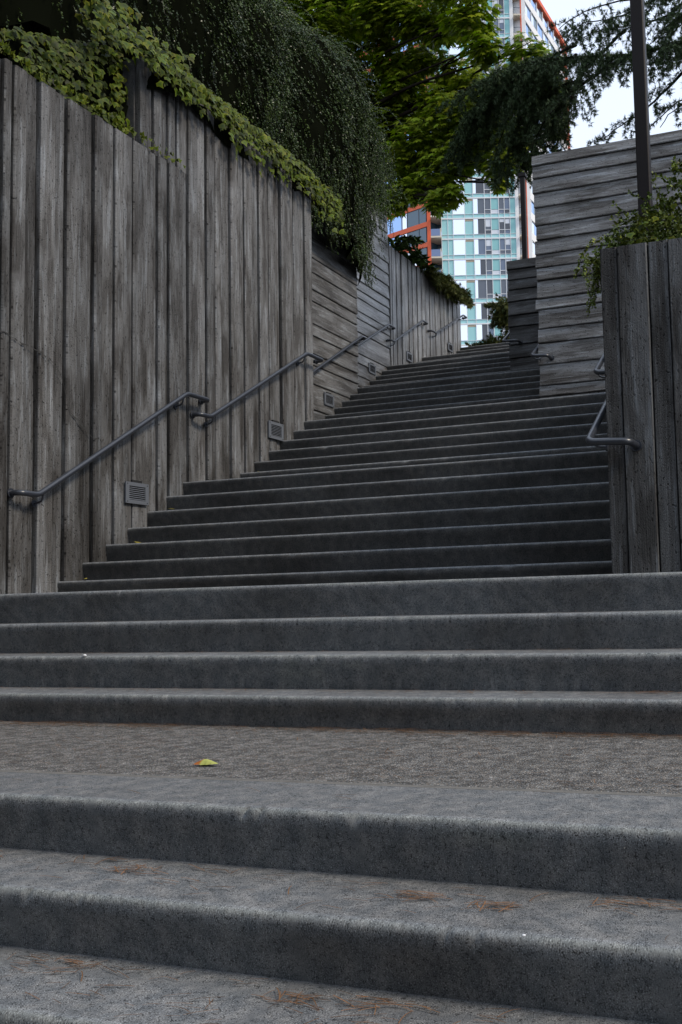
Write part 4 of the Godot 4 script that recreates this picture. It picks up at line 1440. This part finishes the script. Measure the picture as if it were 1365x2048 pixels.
# ---------------------------------------------------------------- the tower
func build_tower() -> void:
	var nf := Vector3(-sin(0.3552), 0, -cos(0.3552))
	var ur := Vector3(cos(0.3552), 0, -sin(0.3552))
	var t := thing("apartment_tower", "tall apartment tower with green glass bays, white mullions and orange framing", "tower", Vector3(0, 0, 0) + nf * 150.0)
	t.basis = Basis(ur, Vector3.UP, -nf)
	M.teal = flat(0.33, 0.62, 0.63, 0.25)
	M.teal2 = flat(0.25, 0.52, 0.53, 0.25)
	M.spandrel = flat(0.36, 0.66, 0.68, 0.3)
	M.white = flat(0.74, 0.76, 0.78, 0.6)
	M.bright = flat(0.8, 0.8, 0.8, 0.7)
	M.orange = flat(0.74, 0.13, 0.045, 0.6)
	M.cream = flat(0.62, 0.55, 0.44, 0.8)
	M.tan = flat(0.55, 0.45, 0.33, 0.8)
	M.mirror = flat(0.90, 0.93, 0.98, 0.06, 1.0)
	M.dim_pane = flat(0.075, 0.09, 0.12, 0.05)
	M.dim_pane.metallic_specular = 0.8
	M.dim_pane_b = flat(0.10, 0.14, 0.22, 0.05)
	M.dim_pane_b.metallic_specular = 0.8
	M.dim_pane_c = flat(0.03, 0.035, 0.05, 0.05)
	M.dim_pane_c.metallic_specular = 0.8
	var reflect_tones := [M.dim_pane, M.dim_pane_b, M.dim_pane_c]  # dark and bluish tones carry window reflections in their colour
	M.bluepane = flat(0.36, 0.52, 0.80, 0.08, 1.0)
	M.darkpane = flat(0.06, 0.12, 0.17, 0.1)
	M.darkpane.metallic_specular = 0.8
	M.blind_reflection = flat(0.66, 0.70, 0.76, 0.7)
	M.railglass = flat(0.16, 0.22, 0.38, 0.15)
	var L := [29.0, 32.2, 35.4, 38.59, 41.79, 44.99, 48.59]
	for k in range(1, 16):
		L.append(48.59 + 3.15 * k)
	var cols := [-1.74, -0.79, 0.0, 1.78, 3.1, 4.82, 5.76, 6.94, 7.79, 8.63, 9.49]
	# the body behind the skin
	var st := surf()
	st.set_smooth_group(-1)
	add_box(st, Vector3(-1.7, 0, -22), Vector3(10.0, 95.8, -0.16))
	put("core", done(st), M.darkpane, t)
	var boxes := {}
	var panel := func(called: String, x0: float, x1: float, y0: float, y1: float, z: float, m: Material) -> MeshInstance3D:
		var key := "%.2f_%.2f" % [x1 - x0, y1 - y0]
		if not boxes.has(key):
			boxes[key] = box_mesh(Vector3(0, 0, -0.05), Vector3(x1 - x0, y1 - y0, 0))
		var o := put(called, boxes[key], m, t)
		o.position = Vector3(x0, y0, z)
		return o
	for f in L.size() - 1:
		var y: float = L[f]
		var top: float = L[f + 1]
		if y < 34.0:
			continue
		for c in 10:
			var x0: float = cols[c] + 0.05
			var x1: float = cols[c + 1] - 0.05
			panel.call("spandrel_panel", x0, x1, y + 0.12, y + 0.62, -0.06, M.spandrel)
			var v0 := y + 0.72
			var v1 := top - 0.13
			match c:
				0, 1, 9:
					panel.call("glass_panel", x0, x1, v0, v1, -0.06, M.teal if c < 2 else M.teal2)
				2:
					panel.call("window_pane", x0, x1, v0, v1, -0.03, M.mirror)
				3:
					panel.call("glass_panel", x0, x1, v0, v1 - 0.32, -0.06, M.teal)
					panel.call("transom_panel", x0, x1, v1 - 0.28, v1, -0.05, M.tan)
				4:
					var cut := lerpf(x0, x1, 0.22 + 0.32 * rng.randf())
					panel.call("window_pane", x0, x1, v0, v1, -0.08, reflect_tones[rng.randi() % 3])  # dark pane tone stands in for a reflected building
					panel.call("blind_reflection", x0, cut, v0, v1, -0.02, M.mirror)  # mirror strip stands in for the sky reflected in this pane
				5, 7, 8:
					panel.call("window_pane", x0 + 0.05, x1 - 0.05, v0 + 0.62, v1 - 0.04, -0.08, reflect_tones[rng.randi() % 3])
					panel.call("window_pane", x0 + 0.05, x1 - 0.05, v0 + 0.04, v0 + 0.52, -0.08, reflect_tones[rng.randi() % 3])
					panel.call("transom_bar", x0, x1, v0 + 0.53, v0 + 0.61, 0.0, M.white)
					if rng.randf() < 0.45:
						var q := rng.randf_range(0.4, 1.3)
						panel.call("blind_reflection", x0 + 0.05, x1 - 0.05, v1 - q, v1 - 0.04, -0.045, M.blind_reflection)
				6:
					panel.call("glass_panel", x0, x1, v0 + 0.62, v1, -0.06, M.teal2)
					panel.call("lower_panel", x0, x1, v0, v0 + 0.56, -0.05, M.blind_reflection)
		# horizontal mullions
		put("floor_band", box_mesh(Vector3(-1.74, y - 0.11, -0.2), Vector3(9.49, y + 0.10, 0.06)), M.white, t)
		put("mullion", box_mesh(Vector3(-1.74, y + 0.64, -0.1), Vector3(9.49, y + 0.69, 0.03)), M.white, t)
	for x in cols:
		put("mullion", box_mesh(Vector3(x - 0.045, 30, -0.1), Vector3(x + 0.045, 95.9, 0.045)), M.white, t)
	put("corner_post", box_mesh(Vector3(9.54, 30, -0.6), Vector3(9.98, 95.9, 0.03)), M.bright, t)
	# balcony stacks: left between the orange corner and the glass, right beside the white corner
	put("orange_post", box_mesh(Vector3(-3.92, 30, -2.0), Vector3(-3.38, 95.9, 0.0)), M.orange, t)
	put("balcony_wall", box_mesh(Vector3(-3.38, 30, -2.2), Vector3(-1.74, 95.9, -1.9)), M.darkpane, t)
	put("balcony_cheek", box_mesh(Vector3(-3.37, 30, -1.89), Vector3(-3.0, 95.9, -1.2)), M.orange, t)
	put("orange_wall", box_mesh(Vector3(9.99, 30, -2.2), Vector3(11.1, 95.9, -1.5)), M.orange, t)
	put("orange_post", box_mesh(Vector3(11.1, 30, -2.2), Vector3(11.28, 95.9, 0.0)), M.orange, t)
	put("white_post", box_mesh(Vector3(11.283, 30, -2.2), Vector3(11.8, 95.9, 0.0)), M.bright, t)
	for f in L.size() - 1:
		var y: float = L[f]
		if y < 34.0:
			continue
		put("balcony_slab", box_mesh(Vector3(-3.36, y - 0.14, -1.88), Vector3(-1.78, y + 0.12, 1.25)), M.cream, t)
		put("balcony_glass", box_mesh(Vector3(-3.34, y + 0.16, 1.16), Vector3(-1.98, y + 1.2, 1.21)), M.railglass, t)
		put("balcony_fin", box_mesh(Vector3(-1.97, y + 0.12, 0.2), Vector3(-1.84, y + 1.3, 1.22)), M.cream, t)
		put("balcony_door", box_mesh(Vector3(-2.6, y + 0.15, -1.9), Vector3(-1.8, y + 2.5, -1.86)), M.bluepane, t)
		put("balcony_slab", box_mesh(Vector3(9.985, y - 0.14, -1.49), Vector3(11.09, y + 0.12, 0.9)), M.cream, t)
		var rs := surf()
		rs.set_smooth_group(-1)
		add_box(rs, Vector3(10.0, y + 1.1, 0.82), Vector3(11.08, y + 1.17, 0.88))
		for k in 10:
			add_box(rs, Vector3(10.0 + k * 0.117, y + 0.12, 0.84), Vector3(10.02 + k * 0.117, y + 1.1, 0.86))
		put("balcony_rail", done(rs), M.dim_pane, t)
	# left wing, turned away, in an orange grid
	var lw := Node3D.new()
	lw.name = "left_wing"
	t.add_child(lw)
	lw.position = Vector3(-3.92, 0, 0)
	lw.basis = Basis(Vector3(0.777, 0, 0.63), Vector3.UP, Vector3(-0.63, 0, 0.777))
	put("wing_wall", box_mesh(Vector3(-26, 0, -6), Vector3(-0.02, 95.8, -0.3)), M.darkpane, lw)
	var xs := [-0.25, -1.75, -4.1, -5.2, -7.6, -9.6, -12.0, -14.4, -16.8, -19.2, -21.6, -24.0]
	for f in L.size() - 1:
		var y: float = L[f]
		if y < 40.0:
			continue
		put("orange_beam", box_mesh(Vector3(-26, y - 1.05, -0.3), Vector3(0, y - 0.32, 0.0)), M.orange, lw)
		for k in xs.size() - 1:
			var b: float = xs[k]
			var a: float = xs[k + 1]
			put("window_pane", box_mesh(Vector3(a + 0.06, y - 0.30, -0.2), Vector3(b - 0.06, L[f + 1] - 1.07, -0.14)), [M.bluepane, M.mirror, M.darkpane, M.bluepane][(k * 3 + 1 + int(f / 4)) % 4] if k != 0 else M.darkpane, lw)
			if f % 1 == 0 and k < 5:
				put("mullion", box_mesh(Vector3(a - 0.05, y - 0.31, -0.22), Vector3(a + 0.05, L[f + 1] - 1.06, -0.06)), M.dim_pane, lw)
	# right wing, sunlit
	var rw := Node3D.new()
	rw.name = "right_wing"
	t.add_child(rw)
	rw.position = Vector3(11.8, 0, -0.02)
	rw.basis = Basis(Vector3(0.39, 0, -0.92), Vector3.UP, Vector3(0.92, 0, 0.39))
	put("wing_wall", box_mesh(Vector3(0, 0, -6), Vector3(21.0, 95.6, -0.3)), M.bright, rw)
	for f in L.size() - 1:
		var y: float = L[f]
		if y < 40.0:
			continue
		put("white_band", box_mesh(Vector3(0, y - 0.35, -0.3), Vector3(21.0, y + 0.85, 0.0)), M.bright, rw)
		for k in 7:
			var a := 0.5 + k * 2.95
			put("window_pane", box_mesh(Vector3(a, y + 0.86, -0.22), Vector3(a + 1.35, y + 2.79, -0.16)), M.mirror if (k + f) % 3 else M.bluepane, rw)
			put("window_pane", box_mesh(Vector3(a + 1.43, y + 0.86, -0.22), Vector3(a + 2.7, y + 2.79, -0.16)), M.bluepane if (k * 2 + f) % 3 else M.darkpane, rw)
			put("mullion", box_mesh(Vector3(a - 0.17, y + 0.86, -0.24), Vector3(a - 0.02, y + 2.79, -0.05)), M.bright, rw)
	put("orange_cornice", box_mesh(Vector3(0, 95.6, -1.0), Vector3(21.2, 96.3, 0.25)), M.orange, rw)
	put("end_fin", box_mesh(Vector3(21.0, 30, -1.0), Vector3(21.6, 96.3, 0.25)), M.orange, rw)

# ---------------------------------------------------------------- scene
func _ready() -> void:
	rng.seed = 20240611
	wob.seed = 77
	wob.frequency = 0.05
	wob.fractal_octaves = 3
	var cam := Camera3D.new()
	cam.name = "camera"
	add_child(cam)
	cam.transform = Transform3D(Basis(Vector3(0.936555, -0.024723, -0.349647), Vector3(0.052716, 0.996099, 0.070771), Vector3(0.346533, -0.084713, 0.934205)), Vector3(0, EYE, 0))
	var near := 0.05
	cam.set_frustum(near * 2048.0 / 2045.85, Vector2(-238.45, 5.02) * near / 2045.85, near, 1200.0)
	cam.current = true
	var env := Environment.new()
	var sky := Sky.new()
	var sm := ProceduralSkyMaterial.new()
	sm.sky_top_color = Color(0.80, 0.85, 0.93)
	sm.sky_horizon_color = Color(0.94, 0.96, 1.0)
	sm.sky_curve = 0.12
	sm.ground_bottom_color = Color(0.12, 0.12, 0.12)
	sm.ground_horizon_color = Color(0.5, 0.5, 0.5)
	sm.sun_angle_max = 30.0
	sky.sky_material = sm
	env.sky = sky
	env.background_mode = Environment.BG_SKY
	env.background_energy_multiplier = 1.0
	env.tonemap_mode = Environment.TONE_MAPPER_LINEAR
	env.tonemap_exposure = 1.5
	env.sdfgi_enabled = true
	env.ssao_enabled = true
	env.ssil_enabled = true
	var we := WorldEnvironment.new()
	we.name = "world_environment"
	we.environment = env
	add_child(we)
	var sun := DirectionalLight3D.new()
	sun.name = "sun"
	add_child(sun)
	sun.light_energy = 0.5
	sun.light_color = Color(1.0, 0.95, 0.88)
	sun.light_angular_distance = 12.0
	sun.shadow_enabled = true
	sun.look_at_from_position(Vector3(60, 55, 6), Vector3.ZERO)
	make_materials()
	build_ground()
	build_stairs()
	build_walls()
	build_behind()
	build_tower()
	build_maple()
	build_cedar()
	build_curtain()
	build_ivy()
	build_planter_plants()
	build_upper_plants()
	build_fittings()
	build_litter()
